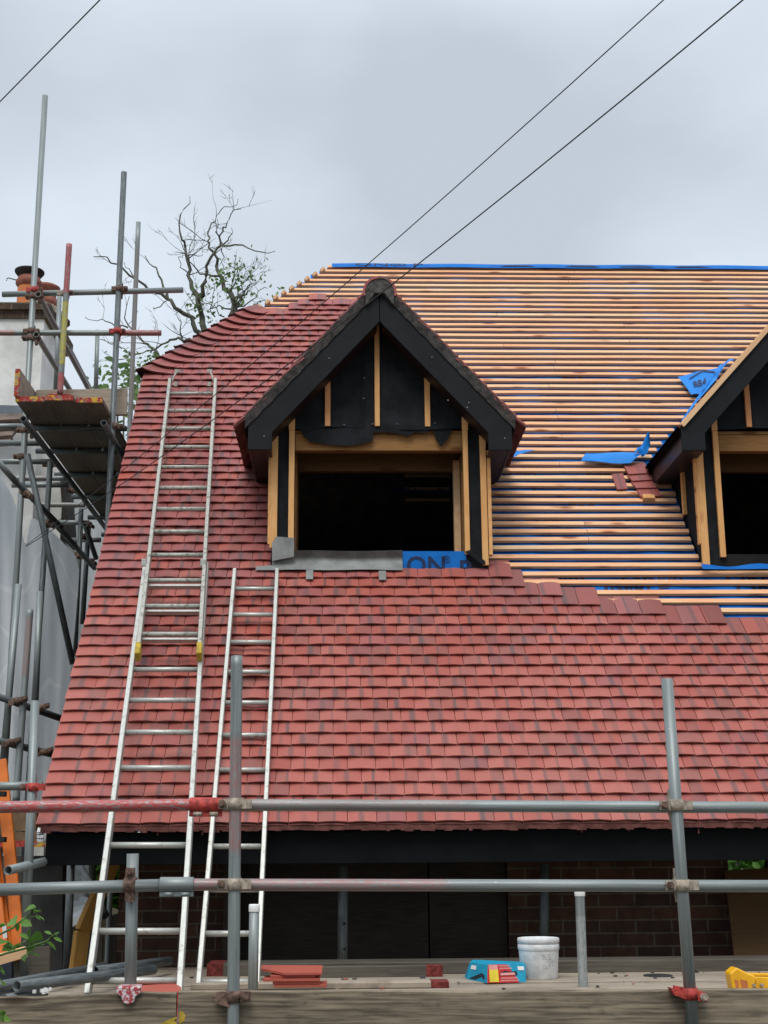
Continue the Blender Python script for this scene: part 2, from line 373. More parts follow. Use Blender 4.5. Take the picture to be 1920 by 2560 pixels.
k = NT('grey_debris_mesh', .6, .35); g = k.noise(k.coord('Object', (1, 1, .25)), 2.2, 5, .6); ww = k.n('ShaderNodeTexWave', wave_type='BANDS', bands_direction='Z')
k.t.links.new(k.coord('Object'), ww.inputs['Vector']); ww.inputs['Scale'].default_value = 28; ww.inputs['Distortion'].default_value = .6
c = k.mix(k.step(g, .3, .7), (.70, .745, .78), (.82, .85, .88)); c = k.mix(k.math('MULTIPLY', ww.outputs['Fac'], .14), c, (.52, .55, .58)); k.col(c); k.bump(g, .3, .04)
vn = k.noise(k.coord('Object', (1, 1, .6)), .9, 2, .4); c = k.mix(k.math('MULTIPLY', k.step(k.math('ABSOLUTE', k.math('SUBTRACT', vn, .5)), .006, .001), .55), c, (.95, .96, .97)); c = k.mix(k.math('MULTIPLY', k.step(k.noise(k.coord('Object', (1.2, 1.2, .25)), 3, 5, .65), .55, .75), .30), c, (.45, .46, .46)); k.col(c)
tr = k.n('ShaderNodeBsdfTranslucent'); k.put(tr.inputs[0], c); mxs = k.n('ShaderNodeMixShader'); mxs.inputs[0].default_value = .4; o = k.t.nodes['Material Output']; k.t.links.new(k.b.outputs[0], mxs.inputs[1]); k.t.links.new(tr.outputs[0], mxs.inputs[2]); k.t.links.new(mxs.outputs[0], o.inputs[0]); M['net'] = k.m
k = NT('tree_bark', .9, .1); g = k.noise(k.coord('Object'), 9, 5, .6); k.col(k.mix(k.step(g, .35, .7), (.08, .078, .06), (.17, .17, .135))); M['bark'] = k.m
def leafmat(name, a, b):
    k = NT(name, .55, .3); rn = k.attr('rnd'); k.col(k.mix(k.math('FRACT', k.math('MULTIPLY', rn, 7.7)), a, b))
    k.put(k.b.inputs['Subsurface Weight'], 0.0)
    tr = k.n('ShaderNodeBsdfTranslucent'); k.put(tr.inputs[0], k.mix(k.math('FRACT', k.math('MULTIPLY', rn, 7.7)), a, b)); mxs = k.n('ShaderNodeMixShader'); mxs.inputs[0].default_value = .35
    o = k.t.nodes['Material Output']; k.t.links.new(k.b.outputs[0], mxs.inputs[1]); k.t.links.new(tr.outputs[0], mxs.inputs[2]); k.t.links.new(mxs.outputs[0], o.inputs[0]); return k.m
M['leaf'] = leafmat('spring_leaf', (.07, .17, .022), (.17, .32, .06))
M['leaf_dark'] = leafmat('hedge_leaf', (.03, .10, .010), (.10, .24, .03))
M['leaf_tree'] = leafmat('tree_leaf', (.09, .17, .045), (.22, .32, .12))
M['ground'] = plain('earth_ground', (.075, .07, .05), .95, .1, .4, 2, bump=.5)
M['sheet'] = plain('corrugated_sheet', (.40, .43, .45), .45, .4, .15, 4)
M['shedwood'] = wood('shed_board', (.20, .17, .10), (.10, .085, .05), .2).m
M['glassgreen'] = plain('greenhouse_glass', (.16, .22, .19), .2, .5, .2, 3)
M['card'] = plain('brown_card', (.20, .13, .075), .85, .15, .2, 10)
M['plastic_clear'] = plain('crumpled_clear_plastic', (.45, .47, .48), .15, .7, .4, 60, bump=.8)
# ------------------------------------------------------------------ ground
g = MB(); g.quad([(-400, -200, GROUND), (400, -200, GROUND), (400, 800, GROUND), (-400, 800, GROUND)])
o = g.build('ground', M['ground']); o['kind'] = 'structure'
exec_parts = []
# ------------------------------------------------------------------ lettering: a font curve turned into mesh faces
def text_faces(mb, body, size, fn, mi=0, align='LEFT', bold=0.0):
    cu = bpy.data.curves.new('lettering', 'FONT'); cu.body = body; cu.size = size; cu.align_x = align; cu.offset = bold
    cu.resolution_u = 3
    ob = bpy.data.objects.new('lettering', cu); C.objects.link(ob)
    dg = bpy.context.evaluated_depsgraph_get(); me = bpy.data.meshes.new_from_object(ob.evaluated_get(dg))
    base = len(mb.v); mb.v += [V(fn(q.co.x, q.co.y)) for q in me.vertices]
    for p in me.polygons: mb.face([base+i for i in p.vertices], None, mi)
    bpy.data.objects.remove(ob); bpy.data.meshes.remove(me); bpy.data.curves.remove(cu)
# ------------------------------------------------------------------ tiles
def tile(mb, fn, x0, x1, s, L=.2, rn=None, mi=0, up=0.0, tilt=.17, arch=.0068, th=.0088, lo=0.0):
    if rn is None: rn = random.uniform(.01, .99)
    s += random.uniform(-.0016, .0016); jo = random.uniform(-.0012, .0018)+lo; sk = random.uniform(-.0016, .0016)
    n = 6; T = []; B = []; w = x1-x0; full = min(1.0, w/.165)
    for k in range(2):
        ss = s+L*k; row = []; rb = []
        for j in range(n+1):
            u = j/n; o = jo-(L*k)*tilt+arch*full*(1-.72*k)*(1-(2*u-1)**2); q = ss+sk*(u-.5)
            row.append(fn(x0+w*u, q, o)); rb.append(fn(x0+w*u, q, o-th))
        T.append(row); B.append(rb)
    uo = 0 if full > .98 else random.random()*.5
    uv = lambda j, k: (uo+full*j/n, k*L)
    t0 = mb.add(T[0]); t1 = mb.add(T[1])
    for j in range(n): mb.face([t0[j], t0[j+1], t1[j+1], t1[j]], [uv(j, 0), uv(j+1, 0), uv(j+1, 1), uv(j, 1)], mi, True, rn)
    f0 = mb.add(T[0]); f1 = mb.add(B[0]); b1 = mb.add(B[1])
    for j in range(n):
        mb.face([f1[j], f1[j+1], f0[j+1], f0[j]], [uv(j, 0)]*4, mi, False, rn); mb.face([f1[j+1], f1[j], b1[j], b1[j+1]], [uv(j, 0)]*4, mi, True, rn)
    for j in (0, n):
        q = mb.add([T[0][j], T[1][j], B[1][j], B[0][j]]); mb.face(q if j == 0 else q[::-1], [uv(j, 0)]*4, mi, False, rn)
def row(mb, fn, s, xl, xr, off, first=None, pitch=.167, w=.1633, cut_l=True, **kw):
    mat = kw.pop('mat', None); x = xl
    if first: edges = [(xl, xl+first)]; x = xl+first+.002
    else: edges = []; x = xl-((xl-off) % pitch)
    while x < xr-.012:
        edges.append((x, x+w)); x += pitch
    for a, b in edges:
        a, b = max(a, xl), min(b, xr)
        if b-a < .015: continue
        tile(mb, fn, a, b, s, mi=mat(a, s) if mat else 0, **kw)
# ------------------------------------------------------------------ the house
house = thing('house', (2.2, 7.85, GROUND), 'house being re-roofed, red clay tiles half laid over battens and blue underlay, two black dormers', 'house')
DX = (.255, 3.328); DT = 1.097; DZ = 4.003
def dorm_inside(x, s, grow=0.0):
    z = RZ+s*math.sin(TH)
    for c in DX:
        d = abs(x-c)
        if d < .765+grow and s > 2.345-grow and z < DZ-d*DT-.06+grow: return True
    return False
def valley(xc, s):                     # half width of a dormer roof where it meets the main roof
    return (DZ-(RZ+s*math.sin(TH)))/DT
HIPK = .727
def hipx(s): return -1.761+HIPK*(s-4.99)
# underlay on the front slope
mb = MB(); st = .085; nx = int((6.2-VERGE)/st); ns = int(7.2/st)
hh = {}
def sag(x, s):
    ph = (x*1.0/.45); a = math.sin(ph*math.pi)**2
    q = math.sin(x*5.1+s*3.3)+math.sin(x*2.3-s*7.7+1)+math.sin(s*11+x*1.7)
    return -.060-.009*a*(1+.4*math.sin(s*3.1))+.0035*q
for i in range(nx):
    for j in range(ns):
        x0, s0 = VERGE+.04+i*st, j*st
        if dorm_inside(x0+st/2, s0+st/2) or x0 < hipx(s0)-.02: continue
        ids = []
        for a, b in ((i, j), (i+1, j), (i+1, j+1), (i, j+1)):
            if (a, b) not in hh: xx, ss = VERGE+.04+a*st, b*st; hh[(a, b)] = mb.add([RF(xx, ss, sag(xx, ss))])[0]
            ids.append(hh[(a, b)])
        mb.face(ids, None, 0, True)
under = mb.build('roof_underlay', M['blue'], house)
# battens
batn = 0
def batten(x0, x1, s, o=-.040, mat=None):
    global batn
    mb = MB(); j = random.uniform(-.004, .004); dz = random.uniform(-.003, .003); parts = []
    k = x0; seg = max(2, int((x1-x0)/1.1))
    c0 = None
    ph = random.random()*6
    pts = [(x0+(x1-x0)*i/seg) for i in range(seg+1)]
    offs = [random.random()*30, random.random()*30]; jn = random.randint(1, seg) if random.random() < .7 else 99; W2, T2 = .0212, .0108
    R = []
    for x in pts:
        w = .0025*math.sin(x*1.3+ph); oo = o+.002*math.sin(x*2.1+ph*2)
        R.append([RF(x, s+j+w-W2, oo-T2), RF(x, s+j+w+W2, oo-T2), RF(x, s+j+w+W2, oo+T2), RF(x, s+j+w-W2, oo+T2)])
    for i in range(seg):
        off = offs[i >= jn]; g_ = V((.004, 0, 0)) if i == jn else V((0, 0, 0)); q_ = (RS*.0025-RN*.001) if i >= jn else V((0, 0, 0))
        b = mb.add([p+g_+q_ for p in R[i]]+[p+q_ for p in R[i+1]]); c = off
        for a in range(4):
            n = (a+1) % 4; mb.face([b[a], b[a+4], b[n+4], b[n]], [(off+pts[i], c), (off+pts[i+1], c), (off+pts[i+1], c+.05), (off+pts[i], c+.05)]); c += .05
        if i in (0, jn): mb.face([b[0], b[1], b[2], b[3]], [(off, off)]*4)
        if i in (seg-1, jn-1): mb.face([b[7], b[6], b[5], b[4]], [(off, off)]*4)
    if mat is None: mat = random.choice(['batten', 'batten', 'batten', 'batten_pale', 'batten', 'batten'])
    return mb.build('batten', M[mat], house)
STEP = {22: 1.180, 21: 1.256, 20: 1.507, 19: 1.753, 18: 2.183, 17: 2.579}
def right_end(s):                      # battens stop short of the right-hand dormer
    z = RZ+s*math.sin(TH)
    if s < 2.40: return 6.1
    if z < 2.90: return DX[1]-.785
    return None
def xend_upper(s):
    # sight-line of the batten ends beside the dormer, measured on the roof plane
    pts = ((895, 1842), (909, 1829), (997, 1748), (1057, 1697), (1088, 1668), (1150, 1612))
    best = None
    for (ya, xa), (yb, xb) in zip(pts, pts[1:]):
        xa_, sa = RP(xa, ya); xb_, sb = RP(xb, yb)
        if sb <= s <= sa: return xb_+(xa_-xb_)*(s-sb)/(sa-sb)
    return None
BAT_Y = (669, 679.3, 690.8, 702.4, 714, 725.4, 737, 749, 761, 773.6, 786, 798.6, 811.5, 824, 837.3, 851, 863.7, 878, 891, 905, 919, 934, 950, 964, 979.6, 994.5, 1010, 1025, 1041, 1057.6, 1073, 1089, 1106, 1122.6, 1140, 1157, 1174, 1193, 1211, 1231.6, 1249.7, 1269, 1288, 1307.6, 1327.5, 1347.7, 1368.8, 1390, 1411, 1433.6, 1454.7, 1478.8, 1501, 1526)
BAT_S = [RP(1340, y, -.03)[1] for y in BAT_Y]
for s in BAT_S:
    z = RZ+s*math.sin(TH); n = round(s*10-.3)
    if n <= 22: x0 = STEP.get(n-1, 2.60)+.004
    elif z < 2.96: x0 = DX[0]+.775
    else: x0 = DX[0]+max(.02, valley(DX[0], s)-.05)
    x1 = right_end(s)
    if x1 is None:
        x1 = xend_upper(s)
        if x1 is None: x1 = DX[1]-max(0, valley(DX[1], s)) if valley(DX[1], s) > 0 else 6.1
    if s > 6.16: x0 = hipx(s)
    jit = random.uniform(-.012, .012)
    batten(x0, x1+(jit if x1 < 6 else 0), s)
mb = MB()                              # what lies beyond the right dormer, out of the picture
for s in BAT_S:
    if s < 2.40: continue
    z = RZ+s*math.sin(TH); x0 = DX[1]+(.79 if z < 2.9 else max(.05, valley(DX[1], s)+.05))
    if valley(DX[1], s) > 0: mb.beam(RF(x0, s, -.040), RF(6.1, s, -.040), .045, .022, RN)
o = mb.build('battens', M['batten'], house); o['kind'] = 'stuff'
# what is printed on the underlay, lines of it showing between the battens
def on_roof(x0, s0, o=.004): return lambda a, b: RF(x0+a, s0+b, sag(x0+a, s0+b)+o)
def near(y): return min(range(len(BAT_Y)), key=lambda k: abs(BAT_Y[k]-y))
for y, words, size, xs in ((950, 'Breathable roofing underlay', .058, (.9, 2.15)), (1073, 'Breathable roofing underlay', .060, (1.75,)), (1211, 'Breathable roofing underlay', .062, (.35, 1.45)), (1526, 'Breathable roofing underlay', .062, (1.9, 3.2)),
                           (1288, 'ON®', .17, (1.25, 2.0)), (1433.6, 'ON®', .19, (1.25, 1.95, 2.7)), (1454.7, 'ON® P', .19, (1.7, 2.75)), (1174, 'ON®', .17, (1.1, 1.9)), (1249.7, 'BBA', .12, (1.7,)), (1041, 'ON®', .17, (1.3, 2.2)), (934, 'BBA', .12, (1.0, 1.9))):
    k = near(y); s0 = BAT_S[k]-.0212-(size*.70 if size < .1 else size*.42)
    for x in xs: mb = MB(); text_faces(mb, words, size, on_roof(x, s0), bold=.001 if size < .1 else .003); mb.build('print', M['print'], under)
# ridge roll of underlay
mb = MB(); N_ = 60
def ridge_fn(u, v):
    x = hipx(RIDGE_S)+.02+u*(6.2-hipx(RIDGE_S)); a = rad(-50+100*v+0)
    q = RF(x, RIDGE_S-.05, -.045); y0 = RY+RIDGE_S*math.cos(TH); z0 = RZ+RIDGE_S*math.sin(TH)
    r = .075; t = (v-.5)*2; yy = y0+t*.05; zz = z0-.012-abs(t)**1.6*.062+.003*math.sin(x*7)
    return V((x, yy, zz))
mb.grid(ridge_fn, N_, 8); rdg = mb.build('ridge_underlay', M['blue'], house)
mb = MB()
for x in (.1, 1.55, 2.2, 2.75, 3.3):
    def fn(a, b, x=x):
        t = -.86+b*3.4; yy = RY+RIDGE_S*math.cos(TH)+t*.05; zz = RZ+RIDGE_S*math.sin(TH)-.012-abs(t)**1.6*.062+.004; return V((x+a, yy-.003, zz))
    if x < 1: text_faces(mb, 'ON® P', .22, fn)
    else: mb.prism([fn(0, .0), fn(.36, .0), fn(.28, .06), fn(.08, .06)], (0, 0, .002))
    mb.build('print', M['print'], rdg); mb = MB()
# the laid tiles of the front slope
mb = MB()
def pick(a, s):
    b = math.sin(a*3.1+s*2.3)+math.sin(a*1.7-s*4.1+2)
    r = random.random()
    if 1.6 < s < 2.5 and -.6 < a < 1.0: return 2 if r < .55 else (1 if r < .75 else 0)
    if s > 1.35 and a > STEP.get(round(s*10), 9)-.75-(2.2-s)*.15: return 3 if r < .8 else 1
    if s > 4.6: return 1 if r < .85 else 0
    if a < -.2 and s > 2.0: return 1 if r < .85 else (0 if r < .94 else 2)
    if s < 1.2: return 0 if r < .93 else 1
    return 0 if r < .72 else (1 if r < .85 else (2 if r < .95 else 3))
OFF = lambda n: VERGE + (.249 if n % 2 == 0 else .167)
row(mb, RF, -.012, VERGE+.02, 6.15, VERGE+.08, mat=lambda a, s: 4, L=.13, lo=-.0155)
for n in range(0, 65):
    s = n*.1; first = (.247 if n % 2 == 0 else .165)
    if n <= 16: xr = 6.15
    elif n <= 22: xr = STEP[n]
    elif RZ+s*math.sin(TH) < 2.96: xr = DX[0]-.775
    elif n < 54: xr = DX[0]-max(.02, valley(DX[0], s)-.02)
    else: xr = DX[0]-.02
    xl = VERGE+random.uniform(-.004, .004)
    if n > 49:
        xl = hipx(s)+.16+(.05 if n % 2 else 0); first = None
        if n == 62: xl = -.525
        if n == 63: xl = -.442
        if n == 64: xl, xr = -.338, -.172
        row(mb, RF, s, xl, xr, (xl if n >= 62 else OFF(n)), mat=pick, L=.20)
        continue
    L = .2
    if n <= 22 and n >= 17 or n in (61, 62, 63, 64): L = .235
    row(mb, RF, s, xl, xr, OFF(n), first=first, mat=pick, L=L)
# hip tiles, turned up at the hip
HD = V((HIPK, 0, 0))+RS; HD.normalize()
HN = V((-math.sin(rad(46.5)), 0, math.cos(rad(46.5))))     # normal of the hipped end
for n in range(50, 62):
    rn = random.uniform(.05, .95); prof = []
    for k in range(2):
        s = n*.1+.16*k; o = .011-.046*k; hx = hipx(s); A = RF(hx, s)
        Q = []
        for d, up in ((.20, 0.0), (.14, .006), (.09, .018), (.045, .036), (.012, .054)): Q.append(RF(hx+d, s, o+up))
        for d, up in ((.02, .060), (.07, .046), (.13, .020), (.19, .0)): Q.append(A+V((0, d, 0))+HN*(up+o))
        prof.append(Q)
    nq = len(prof[0]); up_ = mb.add(prof[0]); up2 = mb.add(prof[1]); dn = mb.add([p-(RN*.017) for p in prof[0]]); up3 = mb.add(prof[0])
    dn2 = mb.add([p-(RN*.013) for p in prof[1]])
    for j in range(nq-1):
        mb.face([up_[j+1], up_[j], up2[j], up2[j+1]], [((j+1)/nq, 0), (j/nq, 0), (j/nq, .17), ((j+1)/nq, .17)], 1, True, rn)
        mb.face([dn[j+1], dn[j], up3[j], up3[j+1]], None, 4, False, rn)
        mb.face([dn[j], dn[j+1], dn2[j+1], dn2[j]], None, 4, True, rn)
    q = mb.add([prof[0][0], prof[1][0], prof[1][0]-RN*.013, prof[0][0]-RN*.013]); mb.face(q[::-1], None, 1, False, rn)
mb.build('roof_tiles', [M['tile'], M['tile_up'], M['tile_red'], M['tile_new'], M['tile_side']], house)
# hipped end: underlay, tiles of the lower part, battens above
mb = MB(); A = RF(hipx(4.99), 4.99, -.06); B = RF(hipx(RIDGE_S), RIDGE_S, -.06)
yb = 2*(RY+RIDGE_S*math.cos(TH))
A2, B2 = V((A.x, yb-A.y, A.z)), B
mb.quad([A, A2, B2+V((0, .05, 0)), B]); mb.build('hip_underlay', M['blue'], house)
def HF(y, t, o): return V((-1.761+t*math.cos(rad(46.5)), y, RZ+4.99*math.sin(TH)+t*math.sin(rad(46.5))))+HN*o
mb = MB()
for n in range(0, 12):
    t = n*.107; s = 4.99+t*math.cos(rad(46.5))/HIPK; y = RY+s*math.cos(TH)
    row(mb, lambda a, b, c: HF(a, b, c), t, y+.12, yb-y-.1, y+(.08 if n % 2 else 0), mat=lambda a, s: 1)
mb.build('hip_tiles', [M['tile'], M['tile_up']], house)
for s in BAT_S:
    if s < 6.16: continue
    t = (hipx(s)+1.761)/math.cos(rad(46.5)); y = RY+s*math.cos(TH); mb = MB()
    if yb-2*y < .1: continue
    mb.beam(HF(y-.02, t, -.03), HF(yb-y, t, -.03), .047, .027, HN); mb.build('batten', M['batten_pale'], house)
# back slope, gable ends, floors: they close the house so that its inside is dark
mb = MB(); ry = RY+RIDGE_S*math.cos(TH); rz = RZ+RIDGE_S*math.sin(TH)-.06; be = yb-RY
mb.quad([(VERGE, be, RZ-.06), (VERGE, be-4.99*math.cos(TH), A.z), (hipx(RIDGE_S), ry, rz), (6.2, ry, rz)]); mb.f.pop(); mb.uv.pop(); mb.mi.pop(); mb.sm.pop(); mb.rn.pop(); mb.v = []
i = mb.add([(VERGE, be, RZ-.06), (6.2, be, RZ-.06), (6.2, ry, rz), (hipx(RIDGE_S), ry, rz), (VERGE, be-4.99*math.cos(TH), A.z)]); mb.face(i)
mb.build('back_roof', M['oldtile'], house)
mb = MB(); gx = -1.27
def uvwall(pts, ax): return [((p[ax]), p[2]) for p in pts]
pts = [(gx, 8.62, GROUND), (gx, be-.8, GROUND), (gx, be-.8, RZ-.1), (gx, be-4.99*math.cos(TH)-.1, A.z-.25), (gx, RY+4.99*math.cos(TH)+.1, A.z-.25), (gx, 8.62, .75)]
i = mb.add(pts); mb.face(i, uvwall(pts, 1))
pts = [(6.0, 8.62, GROUND), (6.0, be-.8, GROUND), (6.0, be-.8, RZ-.1), (6.0, ry, rz-.1), (6.0, 8.62, .75)]
i = mb.add(pts); mb.face(i[::-1], uvwall(pts, 1)[::-1])
for xa_, xb_, za_, zb_ in ((gx, 3.6, GROUND, RZ), (3.6, 6.0, GROUND, -1.0), (3.6, 6.0, -.02, RZ)):
    pts = [(xa_, be-.8, za_), (xb_, be-.8, za_), (xb_, be-.8, zb_), (xa_, be-.8, zb_)]
    i = mb.add(pts); mb.face(i[::-1], uvwall(pts, 0)[::-1])
mb.build('brick_wall', M['brick'], house)
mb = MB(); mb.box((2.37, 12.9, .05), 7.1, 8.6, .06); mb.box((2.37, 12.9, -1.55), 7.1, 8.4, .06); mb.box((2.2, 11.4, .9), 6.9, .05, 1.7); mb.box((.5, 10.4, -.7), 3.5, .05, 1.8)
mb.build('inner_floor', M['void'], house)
# front wall of the ground floor
def wallbox(name, x0, x1, z0, z1, y0, y1, mat):
    mb = MB()
    def q(pts, ax): i = mb.add(pts); mb.face(i, uvwall(pts, ax))
    q([(x0, y0, z0), (x1, y0, z0), (x1, y0, z1), (x0, y0, z1)], 0); q([(x0, y1, z0), (x0, y0, z0), (x0, y0, z1), (x0, y1, z1)], 1); q([(x1, y0, z0), (x1, y1, z0), (x1, y1, z1), (x1, y0, z1)], 1); q([(x1, y1, z0), (x0, y1, z0), (x0, y1, z1), (x1, y1, z1)], 0)
    return mb.build(name, mat, house)
wallbox('brick_wall', -1.385, -.745, GROUND, -.02, 8.60, 8.85, M['brick'])
wallbox('brick_wall', 1.015, 2.40, GROUND, -.02, 8.60, 8.85, M['brick'])
wallbox('brick_wall', 3.7, 6.0, GROUND, -.02, 8.60, 8.85, M['brick'])
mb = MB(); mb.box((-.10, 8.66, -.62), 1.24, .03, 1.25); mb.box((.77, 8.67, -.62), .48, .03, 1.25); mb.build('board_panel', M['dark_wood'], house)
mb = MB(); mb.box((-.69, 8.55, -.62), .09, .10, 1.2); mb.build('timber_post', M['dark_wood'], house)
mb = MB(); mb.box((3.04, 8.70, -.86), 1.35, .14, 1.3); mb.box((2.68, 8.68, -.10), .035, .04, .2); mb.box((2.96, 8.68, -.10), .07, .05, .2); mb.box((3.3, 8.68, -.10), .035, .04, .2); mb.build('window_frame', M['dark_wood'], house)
mb = MB(); mb.box((2.9, 8.72, -.192), 1.0, .09, .022); mb.build('window_sill', M['white'], house)
# eaves
mb = MB(); mb.box((2.25, 7.865, -.018), 7.87, .026, .178); mb.build('fascia', M['black_deep'], house, .002)
mb = MB(); mb.box((2.25, 8.25, -.092), 7.84, .74, .016); mb.build('soffit', M['black'], house)
mb = MB(); mb.hexa([RF(VERGE+.05, .1, -.27), RF(VERGE+.075, .1, -.27), RF(VERGE+.075, .1, -.05), RF(VERGE+.05, .1, -.05), RF(VERGE+.05, 4.98, -.27), RF(VERGE+.075, 4.98, -.27), RF(VERGE+.075, 4.98, -.05), RF(VERGE+.05, 4.98, -.05)])
mb.hexa([RF(VERGE+.076, .1, -.27), RF(gx, .1, -.27), RF(gx, .1, -.25), RF(VERGE+.076, .1, -.25), RF(VERGE+.076, 4.98, -.27), RF(gx, 4.98, -.27), RF(gx, 4.98, -.25), RF(VERGE+.076, 4.98, -.25)])
mb.build('bargeboard', M['black'], house)
mb = MB()                                # ragged felt and mortar crumbs under the first course
x = VERGE+.03
while x < 5:
    w = random.uniform(.015, .06); d = random.uniform(.000, .007); mb.box((x+w/2, RY+.03, RZ-.030-d), w, .05, .022+2*d); x += w*.98
for x, d in ((2.02, .028), (-1.05, .018), (-.8, .02), (1.35, .018), (1.62, .014)): mb.box((x, RY+.02, RZ-.05-d/2), .006, .006, d)
mb.build('eaves_underside', M['tile_side'], house)
# lead clips on the tiles
for px, py in ((774, 1441), (956, 1443)):
    x, s = RP(px, py); mb = MB()
    mb.hexa([RF(x-.025, s-.045, .008), RF(x+.025, s-.045, .008), RF(x+.025, s-.045, .014), RF(x-.025, s-.045, .014), RF(x-.025, s+.05, .012), RF(x+.025, s+.05, .012), RF(x+.025, s+.05, .018), RF(x-.025, s+.05, .018)])
    mb.build('lead_clip', M['lead'], house)
# ------------------------------------------------------------------ dormers
YB, YW = 9.05, 9.28
def make_dormer(xc, first):
    X = lambda a: xc+a
    mb = MB()
    def roofy(z): return RY+(z-RZ)/math.tan(TH)
    for sg in (-1, 1):                  # cheeks
        zb, zt = RZ+(YW-RY)*math.tan(TH)-.03, 2.93
        a, b = .768*sg, .745*sg
        for q in (a, b):
            i = mb.add([(X(q), YW, zb), (X(q), roofy(zt)+.15, zt), (X(q), YW, zt)]); mb.face(i if sg < 0 else i[::-1])
        mb.box((X(.69*sg), YW+.055, (zb+zt)/2), .155, .11, zt-zb)     # corner stud wrapped in felt
    # roof shell
    for sg in (-1, 1):
        DR = DZ-.03 if first else DZ-.085
        z1 = DR-.965*DT+.03
        lo = [V((X(sg*.965), YB+.01, z1-.03)), V((X(sg*.965), roofy(z1)+.1, z1-.03)), V((X(0), roofy(DZ)+.25, DR)), V((X(0), YB+.01, DR))]
        i = mb.add(lo); mb.face(i if sg > 0 else i[::-1]); i = mb.add([p-V((0, 0, .05)) for p in lo]); mb.face(i if sg < 0 else i[::-1])
    d = mb.build('dormer', M['felt'], house)
    d['label'] = 'dormer with tiled roof and grey mortar verges' if first else 'dormer with bare roof edge and no tiles yet'
    # gable felt
    mb = MB()
    def gf(u, v):
        x = -.79+1.58*u; top = 3.84-abs(x)*1.09; z = 2.915+(top-2.915)*v
        w = .006*math.sin(x*9+z*7)+.004*math.sin(x*23-z*15)+.003*math.sin(z*31+x*5)
        return V((X(x), YW-.004+w*(1 if .02 < u < .98 else 0)-(.012 if v < .06 else 0), z-(.01*math.sin(x*6) if v < .01 else 0)))
    mb.grid(gf, 44, 22)
    if first:
        pl = lambda pts, y=YW-.014: mb.prism([P(a, b, y) for a, b in pts], (0, .003, 0))
        pl([(748, 1070), (934, 1070), (932, 1102), (905, 1110), (868, 1115), (822, 1112), (776, 1105), (762, 1092)])
        pl([(932, 1070), (990, 1070), (1085, 1070), (1062, 1083), (1040, 1080), (1020, 1091), (992, 1083), (958, 1080), (935, 1082)])
        pl([(1083, 1072), (1130, 1072), (1120, 1098), (1103, 1116), (1090, 1098)])
    mb.build('gable_felt', M['felt'], d)
    if first:
        mb = MB(); mb.hexa([P(905.5, 1068, YW-.018), P(908.5, 1068, YW-.018), P(908.5, 1068, YW), P(905.5, 1068, YW), P(906, 872, YW-.018), P(908, 872, YW-.018), P(908, 872, YW), P(906, 872, YW)]); mb.build('felt_lap', M['felt'], d)
        for a_, b_ in ((911, 945), (909, 996), (931, 1060), (993, 1060), (1087, 1058), (860, 1062), (1046, 1063)):
            mb = MB(); mb.box(P(a_, b_, YW-.020), .012, .006, .004, rz=.3); mb.build('staple', M['galv'], d)
        for a_, b_ in ((700, 960), (1080, 892), (1168, 1018), (1172, 1006), (1120, 1000), (660, 1090), (1262, 1095), (823, 895)):
            mb = MB(); mb.tube(P(a_, b_, YB-.002), P(a_, b_, YB-.002)+V((0, .004, 0)), .004, seg=8); mb.build('nail_head', M['rust_pale'], d)
        for y_ in (1190, 1222, 1250):
            mb = MB(); mb.beam(P(1012, y_, 10.95), P(1125, y_, 10.95), .02, .022, (0, 0, 1)); mb.build('inner_batten', M['batten_pale'], d)
    # barge boards and boxed eaves
    for sg in (-1, 1):
        mb = MB(); o = [(.0015, 3.90), (.933, 2.877), (.933, 2.692), (.763, 2.692), (.763, 2.819), (.0015, 3.656)]
        pts = [(X(sg*a), YB, z) for a, z in o]
        mb.prism(pts if sg > 0 else pts[::-1], (0, .022, 0)); mb.build('bargeboard', M['black'], d, .002)
        mb = MB(); ye = roofy(2.692)
        mb.prism([(X(sg*.928), YB+.0225, 2.692), (X(sg*.928), YB+.0225, 2.875), (X(sg*.928), roofy(2.875)+.05, 2.875), (X(sg*.928), ye, 2.692)], (-sg*.02, 0, 0))
        mb.prism([(X(sg*.907), YB+.0225, 2.694), (X(sg*.907), ye+.05, 2.694), (X(sg*.769), ye+.05, 2.694), (X(sg*.769), YB+.0225, 2.694)], (0, 0, .012))
        mb.build('eaves_box', M['soffit'], d, .002)
        mb = MB(); mb.prism([(X(sg*.78), YB+.0225, 2.80), (X(sg*.02), YB+.0225, 3.645), (X(sg*.02), YB+.0225, 3.70), (X(sg*.78), YB+.0225, 2.87)], (0, .23, 0)); mb.build('verge_soffit', M['soffit'], d)
    # vertical battens on the gable and the corners
    def vb(x0, x1, z0, z1, mat='stud', y=YW-.03, cut=0, t=.026):
        mb = MB(); pts = [(X(x0), y, z0), (X(x1), y, z0), (X(x1), y, z1-(cut if cut > 0 else 0)), (X(x0), y, z1-(-cut if cut < 0 else 0))]
        off = random.random()*20
        b = [V(p) for p in pts]; mb.hexa([b[0], b[1], b[1]+V((0, t, 0)), b[0]+V((0, t, 0)), b[3], b[2], b[2]+V((0, t, 0)), b[3]+V((0, t, 0))]); mb.build('batten', M[mat], d, .0015)
    vb(-.034, .002, 2.932, 3.73, 'stud'); vb(-.395, -.356, 2.931, 3.335, 'batten_red', cut=-.03); vb(.329, .368, 2.929, 3.335, 'stud', cut=.03)
    vb(-.652, -.612, 1.962, 2.9, 'stud'); vb(-.655, -.612, 2.902, 3.02, 'stud', cut=-.03); vb(.600, .636, 1.985, 2.9, 'stud'); vb(.598, .640, 2.902, 3.016, 'stud', cut=.03)
    vb(-.783, -.731, 2.03 if first else 1.90, 2.87, 'stud', cut=-.03); vb(.722, .765, 1.905, 2.87, 'stud', cut=.035)
